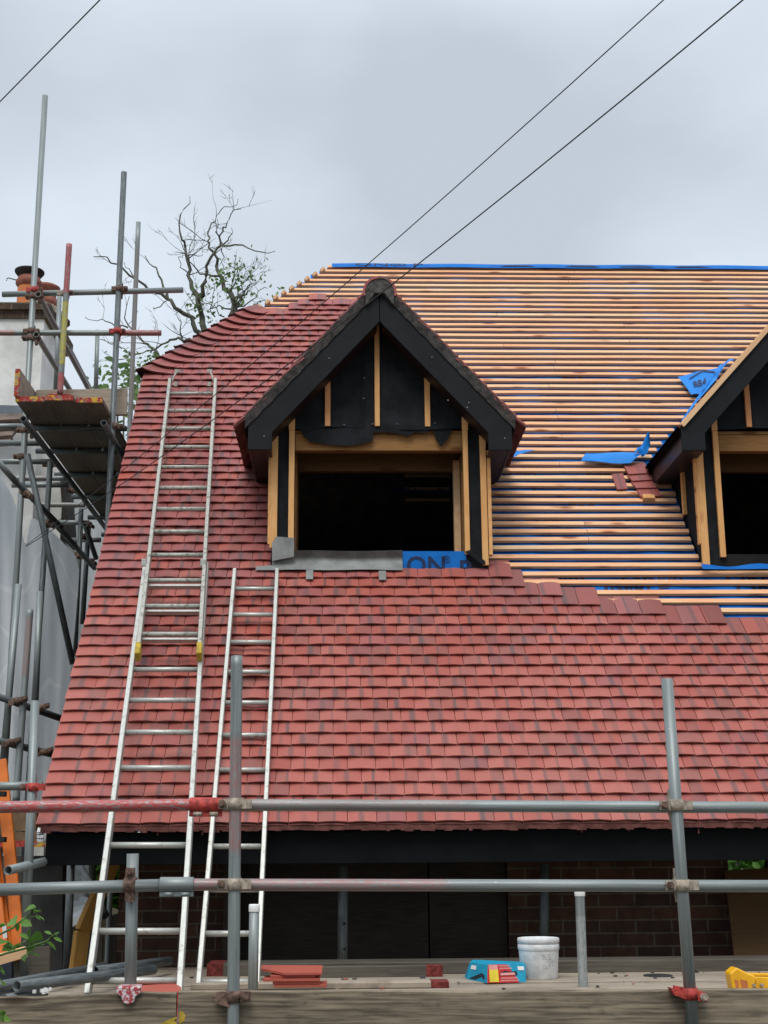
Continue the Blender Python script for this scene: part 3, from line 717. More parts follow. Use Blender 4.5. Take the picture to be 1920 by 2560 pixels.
    for sg in (-1, 1):
        z0 = 2.06 if sg < 0 else 1.98
        mb = MB(); mb.box((X(.784*sg), YW+.0, (z0+2.75)/2), .026, .05, 2.75-z0); mb.build('batten', M['stud'], d, .0015)
        zz = RZ+(9.62-RY)*math.tan(TH); mb = MB(); mb.box((X(.782*sg), 9.66, (zz+2.75)/2+.03), .024, .05, 2.70-zz); mb.build('batten', M['stud'], d)
    # header, joist, reveal
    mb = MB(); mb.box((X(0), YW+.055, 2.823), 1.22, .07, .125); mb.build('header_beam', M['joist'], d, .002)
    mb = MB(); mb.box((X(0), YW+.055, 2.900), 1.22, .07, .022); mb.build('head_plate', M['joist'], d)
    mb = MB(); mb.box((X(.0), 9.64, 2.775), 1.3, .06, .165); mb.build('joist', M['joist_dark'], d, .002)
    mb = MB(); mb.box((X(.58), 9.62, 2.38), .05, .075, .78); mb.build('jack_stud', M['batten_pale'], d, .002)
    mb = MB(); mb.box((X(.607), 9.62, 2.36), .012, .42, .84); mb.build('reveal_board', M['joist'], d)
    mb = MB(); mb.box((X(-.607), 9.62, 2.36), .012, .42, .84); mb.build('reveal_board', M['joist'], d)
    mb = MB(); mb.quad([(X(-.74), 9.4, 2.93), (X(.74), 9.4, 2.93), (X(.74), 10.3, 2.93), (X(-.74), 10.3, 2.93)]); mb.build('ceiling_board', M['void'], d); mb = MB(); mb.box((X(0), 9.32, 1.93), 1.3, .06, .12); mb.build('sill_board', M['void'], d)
    if first:
        yv = YB-.035; TW = math.atan(DT); cs, sn = math.cos(TW), math.sin(TW)
        for sg in (-1, 1):
            mb = MB(); x_e = 1.035; z_e = DZ-x_e*DT
            nrm = V((sg*sn, 0, cs))
            def fr(a, b, c, sg=sg, nrm=nrm): return V((X(sg*(x_e-b*cs)), yv+a, z_e+b*sn))+nrm*c
            for n in range(0, 14):
                s = n*.1; z = z_e+s*sn; ln = roofy(z)-yv+.02
                ff = fr if sg < 0 else (lambda a, b, c: fr(a, b, c))
                row(mb, ff, s, random.uniform(-.004, .006), ln, (.083 if n % 2 else 0), mat=lambda a, s: 1, L=min(.20, 1.50-s), th=.013, tilt=.11, arch=.004)
            row(mb, fr, -.01, 0.005, roofy(z_e)-yv, .05, mat=lambda a, s: 4, L=.15, lo=-.014, tilt=.11)
            if sg > 0: mb.f = [f[::-1] for f in mb.f]; mb.uv = [u[::-1] for u in mb.uv]
            mb.build('dormer_tiles', [M['tile'], M['tile_up'], M['tile_red'], M['tile_new'], M['tile_side']], d)
            # mortar bedding of the verge
            mb = MB(); nseg = 46; tp = []; bt = []
            for k in range(nseg+1):
                t = k/nseg; x = .955*(1-t); zt = DZ-x*DT-.026+.007*math.sin(k*2.1)*random.random(); zb_ = 3.889-x*DT*.999+.004*math.sin(k*1.3)
                tp.append(V((X(sg*x), YB-.040+random.uniform(-.004, .003), zt))); bt.append(V((X(sg*x), YB-.010, zb_)))
            for k in range(nseg):
                q = [bt[k], bt[k+1], tp[k+1], tp[k]]
                for base in (q, ):
                    i = mb.add(base); mb.face(i if sg < 0 else i[::-1])
                i = mb.add([bt[k], bt[k+1], bt[k+1]+V((0, .03, 0)), bt[k]+V((0, .03, 0))]); mb.face(i[::-1] if sg < 0 else i)
            i = mb.add([bt[0], tp[0], tp[0]+V((0, .05, 0)), bt[0]+V((0, .05, 0))]); mb.face(i)
            mb.build('verge_mortar', M['mortar'], d)
        # half round ridge tiles
        mb = MB(); zc = 3.868; yy = YB-.045
        while yy < 11.2:
            L = .30; rn = random.uniform(.1, .9); R = []
            for k, (y_, r_) in enumerate(((yy, .123), (yy+L, .120), (yy+L, .106), (yy, .106))):
                R.append(mb.add([V((X(r_*math.cos(math.pi*(-.08+1.16*j/14))), y_, zc+r_*math.sin(math.pi*(-.08+1.16*j/14)))) for j in range(15)]))
            for a in range(4):
                b = (a+1) % 4
                for j in range(14): mb.face([R[a][j], R[b][j], R[b][j+1], R[a][j+1]], [(j/14, 0), (j/14, .3), ((j+1)/14, .3), ((j+1)/14, 0)], 0, a == 0, rn)
            yy += L+.004
        mb.build('ridge_tile', M['tile_up'], d)
        mb = MB(); pts = [V((X(.110*math.cos(math.pi*(-.12+1.24*j/16))), YB-.038, zc+.110*math.sin(math.pi*(-.12+1.24*j/16)))) for j in range(17)]
        pts = [V((X(.10), YB-.038, 3.775)), V((X(.035), YB-.038, 3.862)), V((X(-.035), YB-.038, 3.862)), V((X(-.10), YB-.038, 3.775))][::-1][::-1]+pts[::-1]
        mb.prism(pts[::-1], (0, .05, 0)); mb.build('ridge_mortar', M['mortar'], d)
        # lead sill and the bare underlay beside it
        mb = MB()
        def lead(u, v):
            x = -.762+u*.918
            pr = ((9.305, 2.020), (9.282, 2.014), (9.272, 1.968), (9.262, 1.925))
            if v <= .5: q = pr[min(3, int(v*6+.01))]; return V((X(x), q[0], q[1]+.003*math.sin(x*9)))
            t = (v-.5)*2; w = RF(X(x), 2.325-.060*t, .026-.012*t+.003*math.sin(x*13+t*3)); return w
        mb.grid(lead, 24, 12, sm=True)
        mb.prism([(X(-.762), 9.222, 1.93), (X(-.608), 9.222, 1.96), (X(-.608), 9.222, 2.095), (X(-.735), 9.222, 2.105), (X(-.762), 9.222, 2.06)], (0, .022, 0))
        mb.prism([RF(X(-.875), 2.262, .011), RF(X(-.70), 2.262, .013), RF(X(-.70), 2.32, .015), RF(X(-.875), 2.30, .013)], RN*.004)
        mb.build('lead_flashing', M['lead'], d)
        mb = MB(); mb.prism([(X(.158), 9.283, 1.80), (X(.69), 9.283, 1.80), (X(.69), 9.283, 1.925), (X(.585), 9.283, 2.012), (X(.158), 9.283, 2.012)], (0, .04, 0)); q = mb.build('sill_underlay', M['blue'], d)
        mb = MB(); sx = lambda x0, z0: (lambda a, b: V((X(x0+a), 9.2795, z0+b)))
        text_faces(mb, 'ON', .178, sx(.182, 1.850), bold=.003); text_faces(mb, '®', .075, sx(.440, 1.925)); text_faces(mb, 'P', .178, sx(.555, 1.823), bold=.003)
        mb.build('print', M['print'], d)
        mb = MB(); mb.prism([(X(.60), 9.235, 2.0), (X(.72), 9.235, 1.905), (X(.74), 9.235, 1.91), (X(.74), 9.235, 1.93), (X(.63), 9.235, 2.01)], (0, .02, 0)); mb.build('sill_felt', M['felt'], d)
        mb = MB(); rnd = random.Random(3)
        x0, s0 = RP(699, 1396)
        mb.grid(lambda u, v: RF(x0-.035+.055*u*(1-.5*v), s0-.07+.085*v, .03+.014*math.sin(u*9+v*7)*math.cos(v*11-u*4)), 9, 11, sm=False)
        mb.build('plastic_wrap', M['plastic_clear'], d)
    else:
        mb = MB()                       # batten strip along the bare verge
        for sg in (-1, 1):
            z = lambda a: DZ-a*DT
            mb.beam((X(sg*.925), YB-.012, z(.925)-.116), (X(sg*.0), YB-.012, z(0)-.116), .022, .030, (sg*math.sin(math.atan(DT)), 0, math.cos(math.atan(DT))))
            mb.beam((X(sg*.935), YB+.03, z(.935)-.098), (X(sg*.0), YB+.03, z(0)-.098), .055, .022, (sg*math.sin(math.atan(DT)), 0, math.cos(math.atan(DT))))
        mb.build('verge_batten', M['batten_pale'], d)
        mb = MB()
        mb.grid(lambda u, v: V((X(-.80+2.4*u), 9.235-.035*v+.01*math.sin(u*21)*v, 1.900-.035*v+.012*math.sin(u*34+2)*(1-v))), 40, 3); mb.build('sill_underlay', M['blue'], d)
    return d
make_dormer(DX[0], True)
make_dormer(DX[1], False)
# loose flaps of underlay beside the dormers
def flap(fn, nu=10, nv=8, txt=None):
    mb = MB(); mb.grid(fn, nu, nv); q = mb.build('underlay_flap', M['blue_lit'], house)
    if txt:
        m2 = MB(); txt(m2); m2.build('print', M['print'], q)
def quadflap(c, lift, wob=.012):
    p = [RP(*q) for q in c]
    def fn(u, v):
        x = (p[0][0]*(1-u)+p[1][0]*u)*(1-v)+(p[3][0]*(1-u)+p[2][0]*u)*v; s = (p[0][1]*(1-u)+p[1][1]*u)*(1-v)+(p[3][1]*(1-u)+p[2][1]*u)*v
        return RF(x, s, lift(u, v)+wob*math.sin(u*7+v*4))
    return fn
f1 = quadflap(((1728, 990), (1764, 985), (1792, 934), (1694, 944)), lambda u, v: .012+.05*u*v, .006)
def txt1(mb):
    def at(a, b): return f1(.02+a*.95, .12+b*1.0)+RN*.006
    text_faces(mb, 'BBA', .30, lambda a_, b_: at(.30+a_*1.0, .22+b_*1.25), bold=.008)
    for a, b, c, d in ((.22, .62, .62, .80), (.62, .80, 1.0, .66)):
        mb.quad([at(a, b), at(c, d), at(c, d+.07), at(a+.03, b+.07)])
flap(f1, txt=txt1)
flap(quadflap(((1752, 985), (1780, 975), (1842, 905), (1800, 912)), lambda u, v: .02+.10*math.sin(v*3.0)*u, .02))
flap(quadflap(((1698, 1062), (1712, 1066), (1790, 965), (1768, 960)), lambda u, v: .01+.09*u, .012), 5, 14)
flap(quadflap(((1452, 1156), (1575, 1163), (1625, 1136), (1464, 1136)), lambda u, v: .015+.030*math.sin(v*3.1)*u, .006), 14, 6)
flap(quadflap(((1582, 1150), (1618, 1146), (1625, 1124), (1600, 1128)), lambda u, v: .05+.10*math.sin(u*3)*v, .03), 8, 6)
flap(quadflap(((1262, 1158), (1290, 1147), (1338, 1131), (1272, 1134)), lambda u, v: .018+.012*u, .004), 8, 4)
# ------------------------------------------------------------------ scaffolding
RED = (.42, .045, .04, .95); YEL = (.50, .42, .02, .9); PINK = (.40, .10, .08, .8)
def band(mb, c, axis, lug, mi=0, h=.045, r=.0305):
    # half-couplers: a strap round one tube with a lug on each side
    c, a, l = V(c), V(axis).normalized(), V(lug).normalized(); o = a.cross(l).normalized()
    mb.tube(c-a*h/2, c+a*h/2, r, ri=.0245, seg=18, mi=mi)
    for sg in (-1, 1):
        mb.hexa([c+l*(sg*.026)+a*x+o*y for x, y in ((-.019, -.012), (.019, -.012), (.019, .012), (-.019, .012))]+[c+l*(sg*.066)+a*x+o*y for x, y in ((-.018, -.010), (.018, -.010), (.018, .010), (-.018, .010))], mi)
def coupler(parent, c, rail_c, axis, lug, rail_axis, mat='rust_pale', bolt='rust', flip=1):
    mb = MB(); band(mb, c, axis, lug)
    if rail_c is not None:
        band(mb, rail_c, rail_axis, V(axis), 0, .04)
        mid = (V(c)+V(rail_c))/2; mb.box(mid, .045, .03, .045)
    ob = mb.build('coupler', M[mat], parent)
    l = V(lug).normalized(); a = V(axis).normalized(); o = l.cross(a)
    if o.y > 0: o = -o
    b = MB(); q = V(c)+l*(.052*flip)
    b.tube(q-o*.012, q+o*.026, .0165, seg=6); b.tube(q+o*.02, q+o*.040, .010, seg=8); b.build('bolt', M[bolt], ob)
    return ob
def tube(parent, a, b, paint=None, mat='galv', r=.02415, name='scaffold_tube', label=None):
    mb = MB(); mb.tube(a, b, r, ri=r-.004, seg=18, paint=paint); o = mb.build(name, M[mat], parent)
    if label: o['label'] = label
    return o
fs = thing('front_scaffold', (.3, 5.6, GROUND), 'front scaffold of grey tubes, two guard rails and grey boards along the eaves', 'scaffold')
YP, YR = 5.55, 5.602
s2 = (P(592, 1640, YP), P(582, 2640, YP)); s3 = (P(1667, 1697, YP), P(1737, 2640, YP)); s1 = (P(332, 2134, 5.655), P(325, 2520, 5.655))
tube(fs, *s2, paint=[(.22, .50, (.33, .10, .085, .58))], name='standard'); tube(fs, *s3, name='standard'); tube(fs, *s1, name='standard', label='short standard cut off below the upper rail')
for q in (s2, s3): tube(fs, q[1]+V((0, 0, .0)), V((q[1].x, q[1].y, GROUND)), name='standard')
r1a, r1b, r1c, r1d = P(-90, 2019, YR), P(515, 2011.5, YR), P(515, 2012, YR), P(2600, 2022, YR)
tube(fs, r1a, r1b, paint=[(0, 1, RED)], name='guard_rail', label='red painted end of the upper guard rail'); tube(fs, r1c, r1d, paint=[(.02, .30, (.3, .12, .1, .35))], name='guard_rail')
r2a, r2b, r2c, r2d = P(-90, 2227, YR), P(442, 2211.5, YR), P(442, 2211.5, YR), P(2600, 2217, YR)
tube(fs, r2a, r2b, name='guard_rail'); tube(fs, r2c, r2d, paint=[(.0, .30, (.42, .07, .06, .40))], name='guard_rail', label='lower guard rail with traces of red paint')
def sleeve(x0, x1, y, mat):
    mb = MB(); a, b = P(x0, y, YR), P(x1, y, YR); mb.tube(a, b, .0295, ri=.0243, seg=20)
    for o in (-.003, .003): mb.hexa([a+V((0, o-.0075, -.026)), a+V((0, o+.0, -.026)), a+V((0, o+.0, -.047)), a+V((0, o-.0075, -.047)), b+V((0, o-.0075, -.026)), b+V((0, o+.0, -.026)), b+V((0, o+.0, -.047)), b+V((0, o-.0075, -.047))])
    ob = mb.build('sleeve_coupler', M[mat], fs, .002)
    for t in (.27, .76):
        q = a+(b-a)*t+V((0, -.018, -.037)); m2 = MB(); m2.tube(q-V((.017, 0, 0)), q+V((.017, 0, 0)), .009, seg=8); m2.build('bolt', M['galv' if mat == 'galv' else 'rust_pale'], ob)
sleeve(474, 556, 2012, 'red'); sleeve(400, 485, 2211.5, 'galv')
ax2 = (s2[0]-s2[1]).normalized(); ax3 = (s3[0]-s3[1]).normalized(); ax1 = (s1[0]-s1[1]).normalized(); XA = V((1, 0, 0))
def on(q, py):                        # the point of a standard at picture height py
    best = None
    for k in range(801):
        w = q[0]+(q[1]-q[0])*k/800; d = w.dot(FW); y = 1280-FPX*w.dot(UP)/d
        if best is None or abs(y-py) < best[0]: best = (abs(y-py), w)
    return best[1]
for q, ax, ys in ((s2, ax2, (2010, 2211)), (s3, ax3, (2013, 2213))):
    for y in ys:
        c = on(q, y); coupler(fs, c, c+V((0, .052, 0)), ax, XA, XA, 'rust_pale', 'rust', -1)
c = on(s1, 2211); coupler(fs, c+V((.0, -.053, 0)), c, XA, ax1, ax1, 'rust', 'rust', 1)
# toe boards
def toe(px0, px1, ya, yb, mat='board'):
    mb = MB(); a, b = P(px0, ya, 5.603), P(px1, yb, 5.603); h = .235; n = 14; y0, y1 = 5.586, 5.620; R = []
    off = random.random()*10
    for k in range(n+1):
        t = k/n; q = a+(b-a)*t; w = .0025*math.sin(t*9+1)+.0015*math.sin(t*31)
        R.append([V((q.x, y0, q.z-h)), V((q.x, y1, q.z-h)), V((q.x, y1, q.z+w)), V((q.x, y0, q.z+w))])
    L = (b-a).length
    for k in range(n):
        i = mb.add(R[k]+R[k+1]); u0, u1 = off+L*k/n, off+L*(k+1)/n; c = off
        for j, wd in zip(range(4), (.034, h, .034, h)):
            m_ = (j+1) % 4; mb.face([i[j], i[m_], i[4+m_], i[4+j]], [(u0, c), (u0, c+wd), (u1, c+wd), (u1, c)]); c += wd
    i = mb.add(R[0]); mb.face(i[::-1]); i = mb.add(R[-1]); mb.face(i)
    return mb.build('toe_board', M[mat], fs, .004)
t1 = toe(-110, 442.5, 2495, 2479); t1['label'] = 'left toe board, its end painted red and yellow'
t2 = toe(447, 2500, 2478.5, 2470)
mb = MB(); a, b = P(443.5, 2480, 5.59), P(443.5, 2640, 5.59); mb.hexa([a+V((-.0012, -.002, 0)), a+V((.0052, -.002, 0)), a+V((.0052, .02, 0)), a+V((-.0012, .02, 0)), b+V((-.0012, -.002, 0)), b+V((.0052, -.002, 0)), b+V((.0052, .02, 0)), b+V((-.0012, .02, 0))]); mb.build('end_band', M['red'], t1)
def blot(pts, parent, mat, y=5.5845):
    mb = MB(); mb.prism([P(a, b, y) for a, b in pts], (0, .0012, 0)); mb.build('paint_mark', M[mat], parent)
blot([(448, 2532), (452, 2527), (456, 2529), (461, 2534), (464, 2541), (461, 2546), (462, 2552), (456, 2556), (449, 2560), (448, 2575)], t2, 'yellowstain')
blot([(400, 2560), (418, 2551), (430, 2546), (441, 2541), (442, 2546), (434, 2552), (441, 2556), (440, 2568), (410, 2570)], t1, 'yellowstain')
# clamps that hold the boards
def clip(px, py, w, mat, bolt, y=5.57):
    mb = MB(); c = P(px, py, y); n = 9
    prof = [(-w/2, .016), (w/2, .016), (w/2*.93, -.010), (w/2*.55, -.020), (w/2*.42, -.042), (0, -.050), (-w/2*.42, -.042), (-w/2*.55, -.020), (-w/2*.93, -.010)]
    mb.prism([c+V((a, -.008, b)) for a, b in prof], (0, .024, 0)); mb.box(c+V((0, .03, .017)), w*.9, .07, .006)
    ob = mb.build('board_clip', M[mat], fs, .003)
    return ob
clip(322, 2478, .098, 'redwhite', 'rust', 5.575)
for px, py, q, ax, mat, lg in ((585, 2492, s2, ax2, 'rust', (1, 0, .0)), (1725, 2484, s3, ax3, 'red', (1, 0, -.22))):
    c = on(q, py); ob = coupler(fs, c, None, ax, lg, XA, mat, 'rust' if mat == 'rust' else 'rust_pale', 1)
    mb = MB(); l = V(lg).normalized(); p0 = c+V((-.078, .0, .022 if mat == 'red' else .004)); mb.hexa([p0+V((0, -.02, 0)), p0+V((.075, -.022, -.016)), p0+V((.075, -.022, -.045)), p0+V((.012, -.02, -.026)), p0+V((0, .05, 0)), p0+V((.075, .02, -.016)), p0+V((.075, .02, -.045)), p0+V((.012, .05, -.026))]); mb.build('clamp_jaw', M[mat], ob)
# deck boards and what lies at the back of the deck
yy = 5.66
k = 0
while yy < 8.3:
    mb = MB(); dz = random.uniform(-.004, .004); mb.hexa([(-1.62, yy, DECK-.038+dz), (-1.62, yy+.222, DECK-.038+dz), (-1.62, yy+.222, DECK+dz), (-1.62, yy, DECK+dz), (4.2, yy, DECK-.038+dz), (4.2, yy+.222, DECK-.038+dz), (4.2, yy+.222, DECK+dz), (4.2, yy, DECK+dz)]); mb.build('deck_board', M['deck'], fs, .003); yy += .228
for x in (-1.4, -.4, .7, 1.8, 2.9): tube(fs, V((x, 5.5, DECK-.065)), V((x, 8.4, DECK-.065)), name='transom')
for p_top, p_bot, Y, cap in (((636, 2264), (632, 2475), 6.75, True), ((1449, 2226), (1459, 2495), 7.05, True)):
    a, b = P(*p_top, Y), P(*p_bot, Y); b = V((b.x, b.y, DECK-.05)); t_ = tube(fs, a, b, paint=[(.25, .9, (.48, .48, .46, .42))] if p_top[0] > 1000 else None, name='inner_standard')
    m2 = MB(); m2.lathe(a+V((0, 0, -.028)), ((.0262, 0), (.0268, .002), (.0268, .030), (.024, .0345), (0, .035))); m2.build('end_cap', M['white'], t_)
# dark posts under the eaves behind the scaffold
a, b = P(858, 2165, 8.2), P(856, 2440, 8.2); t_ = tube(fs, a, b, mat='steel', r=.03, name='prop'); 
for y in (2309, 2373, 2439): q = P(861, y, 8.17); m2 = MB(); m2.tube(q, q+V((0, .012, 0)), .009, seg=8); m2.build('pin_hole', M['void'], t_)
tube(fs, P(1361, 2160, 8.45), P(1360, 2420, 8.45), mat='steel', r=.03, name='prop')
# ------------------------------------------------------------------ scaffold at the gable
ss = thing('side_scaffold', (-2.2, 10.3, GROUND), 'tall side scaffold beside the gable, carrying a platform seen from below', 'scaffold')
def T(a, Ya, b, Yb, **kw): return tube(ss, P(*a, Ya), P(*b, Yb), **kw)
def ext(a, b, Y, z):                   # carry an upright on downwards to height z
    pa, pb = P(*a, Y), P(*b, Y); d = (pb-pa); t = (z-pa.z)/d.z; return pa, pa+d*t
YA = 10.3
stA = ext((113, 240), (62, 1085), YA, GROUND); tube(ss, *stA, name='standard')
stB = ext((310, 431), (291, 1000), YA, GROUND); stB = (stB[0], V((-1.86, YA, GROUND))); tube(ss, *stB, name='standard', mat='steel')
tube(ss, P(173, 611, YA-.03), P(150, 985, YA-.03), paint=[(0, .33, RED), (.40, .80, YEL), (.86, 1, RED)], name='standard', label='short standard painted red and yellow')
T((149, 740), 12.8, (138, 1000), 12.8, name='standard'); stE = ext((346, 556), (329, 960), 12.6, GROUND); tube(ss, *stE, paint=[(.05, .25, (.2, .12, .1, .5))], name='standard')
T((244, 826), 14.2, (239, 990), 14.2, name='standard')
T((6, 736), YA+.05, (458, 725), YA+.05, name='guard_rail'); T((-60, 832), YA+.05, (403, 832.5), YA+.05, paint=[(0, .20, (.40, .09, .08, .7)), (.78, 1, (.36, .06, .05, .85))], name='guard_rail')
T((95, 735), YA-.06, (228, 985), 12.9, paint=[(0, 1, (.20, .13, .11, .55))], name='guard_rail'); T((90, 836), YA-.06, (185, 992), 12.2, paint=[(0, 1, (.20, .13, .11, .55))], name='guard_rail')
T((172, 870), 11.8, (232, 985), 13.4, paint=[(0, 1, (.20, .13, .11, .55))], name='guard_rail')
axA = (stA[0]-stA[1]).normalized(); axB = (stB[0]-stB[1]).normalized()
for px, py, ax, mt in ((86, 725, axA, 'red'), (78, 828, axA, 'rust'), (299, 722, axB, 'rust'), (293, 828, axB, 'red')):
    c = P(px, py, YA); coupler(ss, c, c+V((0, .05, 0)), ax, XA, XA, mt, 'rust', 1)
for px, py in ((84, 741), (76, 845)):
    c = P(px, py, YA); coupler(ss, c, c+V((.055, -.02, 0)), axA, V((1, -.3, 0)), V((0, 1, 0)), 'rust', 'rust', -1)
c = P(163, 733, YA); coupler(ss, c, c+V((0, .05, 0)), axA, XA, XA, 'rust_pale', 'rust', 1)
# platform: three boards running back along the gable, toe boards on top
PZ = 3.315
pl0 = P(34, 996, 9.95); plx = [-2.545, -2.31, -2.085, -1.868]
Yf, Yk = 9.92, 14.6
pf = P(150, 1004, Yf)
PZ = pf.z
for i in range(3):
    x0, x1 = plx[i]+.005, plx[i+1]-.006; mb = MB(); y0 = Yf+(.0, -.03, .02)[i]
    mb.hexa([(x0, y0, PZ), (x1, y0, PZ), (x1, y0, PZ+.038), (x0, y0, PZ+.038), (x0, Yk, PZ), (x1, Yk, PZ), (x1, Yk, PZ+.038), (x0, Yk, PZ+.038)][:8])
    ob = mb.build('platform_board', M['platform'], ss, .003)
    mb = MB(); mb.box(((x0+x1)/2, y0-.001, PZ+.019), x1-x0+.001, .012, .0395); mb.build('painted_end', M['endpaint'], ob)
mb = MB(); mb.hexa([(-2.548, Yf-.02, PZ+.0385), (-2.512, Yf-.02, PZ+.0385), (-2.512, Yf-.02, PZ+.258), (-2.548, Yf-.02, PZ+.258), (-2.548, Yk, PZ+.0385), (-2.512, Yk, PZ+.0385), (-2.512, Yk, PZ+.258), (-2.548, Yk, PZ+.258)]); ob = mb.build('toe_board', M['deck'], ss, .003)
mb = MB(); mb.box((-2.53, Yf-.021, PZ+.148), .0375, .012, .2205); mb.build('painted_end', M['endpaint'], ob)
mb = MB(); a, b = P(100, 1003, 10.42), P(318, 1007, 10.42); mb.beam(V((-2.50, 10.42, PZ+.15)), V((b.x, 10.42, PZ+.165)), .036, .225, (0, 0, 1)); mb.build('toe_board', M['deck'], ss, .003)
clipc = P(148, 990, 10.35); mb = MB(); mb.prism([clipc+V(q) for q in ((-.09, 0, .02), (.09, 0, .02), (.085, 0, -.002), (.03, 0, -.03), (-.03, 0, -.03), (-.085, 0, -.002))], (0, .04, 0)); mb.build('board_clip', M['red'], ss, .003)
# ledgers and transoms under the platform
for px, py, nm in ((58, 1047, 0), (259, 1057, 1)):
    q = P(px, py, 9.82); tube(ss, q, q+V((0, 4.9, 0)), mat='steel', name='ledger')
for k_, yq in enumerate((10.52, 11.18, 11.95, 12.75, 13.6, 14.4)):
    tube(ss, V((-2.66, yq, PZ-.026)), V((-1.78, yq, PZ-.028)), mat='steel', name='transom')
coupler(ss, P(62, 1076, YA), P(80, 1076, YA), axA, XA, V((0, 1, 0)), 'rust', 'rust', -1); coupler(ss, P(287, 1066, YA), P(272, 1066, YA), axB, XA, V((0, 1, 0)), 'rust', 'rust', 1)
coupler(ss, P(55, 1142, YA), None, axA, XA, XA, 'rust', 'rust', -1); coupler(ss, P(125, 1162, 11.6), None, axA, XA, XA, 'rust', 'rust', -1)
# rails, braces and standards lower down on the gable side
for a, b, Y in (((-60, 1066), (62, 1066), 10.9), ((-60, 1108), (106, 1108), 11.0), ((-60, 1154), (130, 1154), 11.2)): T(a, Y, b, Y, name='ledger')
T((40, 1196), 11.6, (162, 1196), 11.6, name='ledger', paint=[(.2, .7, (.25, .13, .11, .5))]); T((30, 1213), 11.5, (170, 1212), 11.5, name='ledger')
T((100, 1262), 12.6, (212, 1263), 12.6, name='ledger', paint=[(0, 1, (.2, .13, .11, .5))]); T((140, 1306), 12.8, (222, 1307), 12.8, name='ledger'); T((178, 1350), 13.4, (252, 1350), 13.4, name='ledger')
T((-8, 1150), 9.7, (40, 1206), 9.9, name='brace'); T((32, 1196), 9.9, (152, 1318), 10.9, mat='steel', name='brace'); T((128, 1298), 10.8, (236, 1420), 12.6, mat='steel', name='brace')
T((68, 1135), 10.15, (182, 1660), 10.6, mat='steel', name='brace')
stF = ext((126, 1155), (104, 1480), 11.1, -.95); tube(ss, *stF, name='standard', mat='steel')
T((100, 1480), 10.0, (88, 1760), 9.9, name='standard')
T((203, 1272), 12.7, (187, 1640), 12.7, name='standard', mat='steel'); T((222, 1310), 12.9, (206, 1560), 12.9, name='standard', mat='steel'); T((212, 1312), 12.4, (240, 1395), 12.9, name='brace', mat='steel')
for px, py, Y in ((66, 1236, 10.1), (120, 1310, 10.7), (200, 1390, 12.5), (214, 1342, 12.8), (222, 1312, 12.7), (228, 1404, 12.6), (180, 1226, 13.6)):
    coupler(ss, P(px, py, Y), None, V((.05, .2, 1)), V((.8, -.3, -.4)), XA, 'rust', 'rust', 1)
# lower lifts, left of the eaves
T((46, 1462), 9.6, (8, 1906), 9.4, name='standard'); T((75, 1524), 9.4, (40, 2003), 9.3, name='standard', paint=[(.05, .35, (.3, .10, .08, .5))])
stG = ext((88, 1752), (66, 2300), 7.62, DECK); tube(ss, *stG, name='standard')
T((-60, 1722), 9.2, (152, 1796), 9.7, mat='steel', name='ledger'); T((-60, 1838), 9.2, (140, 1888), 9.6, mat='steel', name='ledger')
T((-60, 1967), 7.68, (106, 1964), 7.68, name='ledger')
coupler(ss, P(83, 1968, 7.62), P(83, 1966, 7.68), V((-.04, 0, 1)), XA, XA, 'red', 'rust', -1)
for px, py, Y in ((45, 1752, 9.3), (100, 1770, 9.4), (28, 1856, 9.3), (110, 1880, 9.5)): coupler(ss, P(px, py, Y), None, V((-.05, 0, 1)), V((1, 0, .3)), XA, 'rust', 'rust', 1)
tube(ss, P(20, 2176, 7.3), P(220, 2128, 8.7), name='transom', mat='galv')
tube(ss, P(178, 2150, 8.5), P(166, 2440, 8.5), name='standard', mat='steel'); tube(ss, P(196, 2160, 9.2), P(262, 2290, 8.9), name='brace', mat='steel', r=.03)
# boards with red and yellow ends further back on the side scaffold
zb = P(60, 2117, 9.2)
for i, (xa, xb) in enumerate(((-60, 62), (64, 112), (113, 160))):
    mb = MB(); a, b = P(xa, 2118, 9.2), P(xb, 2117, 9.2); mb.hexa([a, b, b+V((0, 0, .04)), a+V((0, 0, .04)), a+V((0, 3, 0)), b+V((0, 3, 0)), b+V((0, 3, .04)), a+V((0, 3, .04))]); ob = mb.build('platform_board', M['platform'], ss, .003)
    m2 = MB(); c = (a+b)/2+V((0, -.003, .02)); m2.box(c, (b-a).length, .012, .0405); m2.build('painted_end', M['red' if i == 0 else 'endpaint'], ob)
# ------------------------------------------------------------------ ladders
def ladder_frame(px_l, px_r, py_b, Yb, top_px, py_t, top_off):
    bl, br = P(px_l, py_b, Yb), P(px_r, py_b, Yb)
    xl, s = RP(top_px[0], py_t, top_off); tl = RF(xl, s, top_off); xr, s = RP(top_px[1], py_t, top_off); tr = RF(xr, s, top_off)
    return bl, br, tl, tr
def row_at(a, b, py):                 # where the line a-b crosses the picture row py
    lo, hi = 0.0, 1.0
    f = lambda t: 1280-FPX*(a+(b-a)*t).dot(UP)/((a+(b-a)*t).dot(FW))-py
    for _ in range(40):
        m_ = (lo+hi)/2
        if f(lo)*f(m_) <= 0: hi = m_
        else: lo = m_
    return a+(b-a)*lo
def stile(parent, a, b, nrm, mat, w=.028, d=.066):
    mb = MB(); mb.beam(a, b, w, d, nrm); return mb.build('stile', M[mat], parent, .003)
def rungs(parent, A, B, rows, mat, r=.0165, extra=0):
    for py in rows:
        a = row_at(*A, py); b = row_at(*B, py); mb = MB(); mb.tube(a, b, r, seg=14); mb.build('rung', M[mat], parent)
bl, br, tl, tr = ladder_frame(220, 449, 2480, 6.8, (364, 517), 1415, .10)
lad = thing('extension_ladder', ((bl.x+br.x)/2, 6.75, DECK), 'long two-section aluminium extension ladder, its dirty upper half with yellow feet', 'ladder')
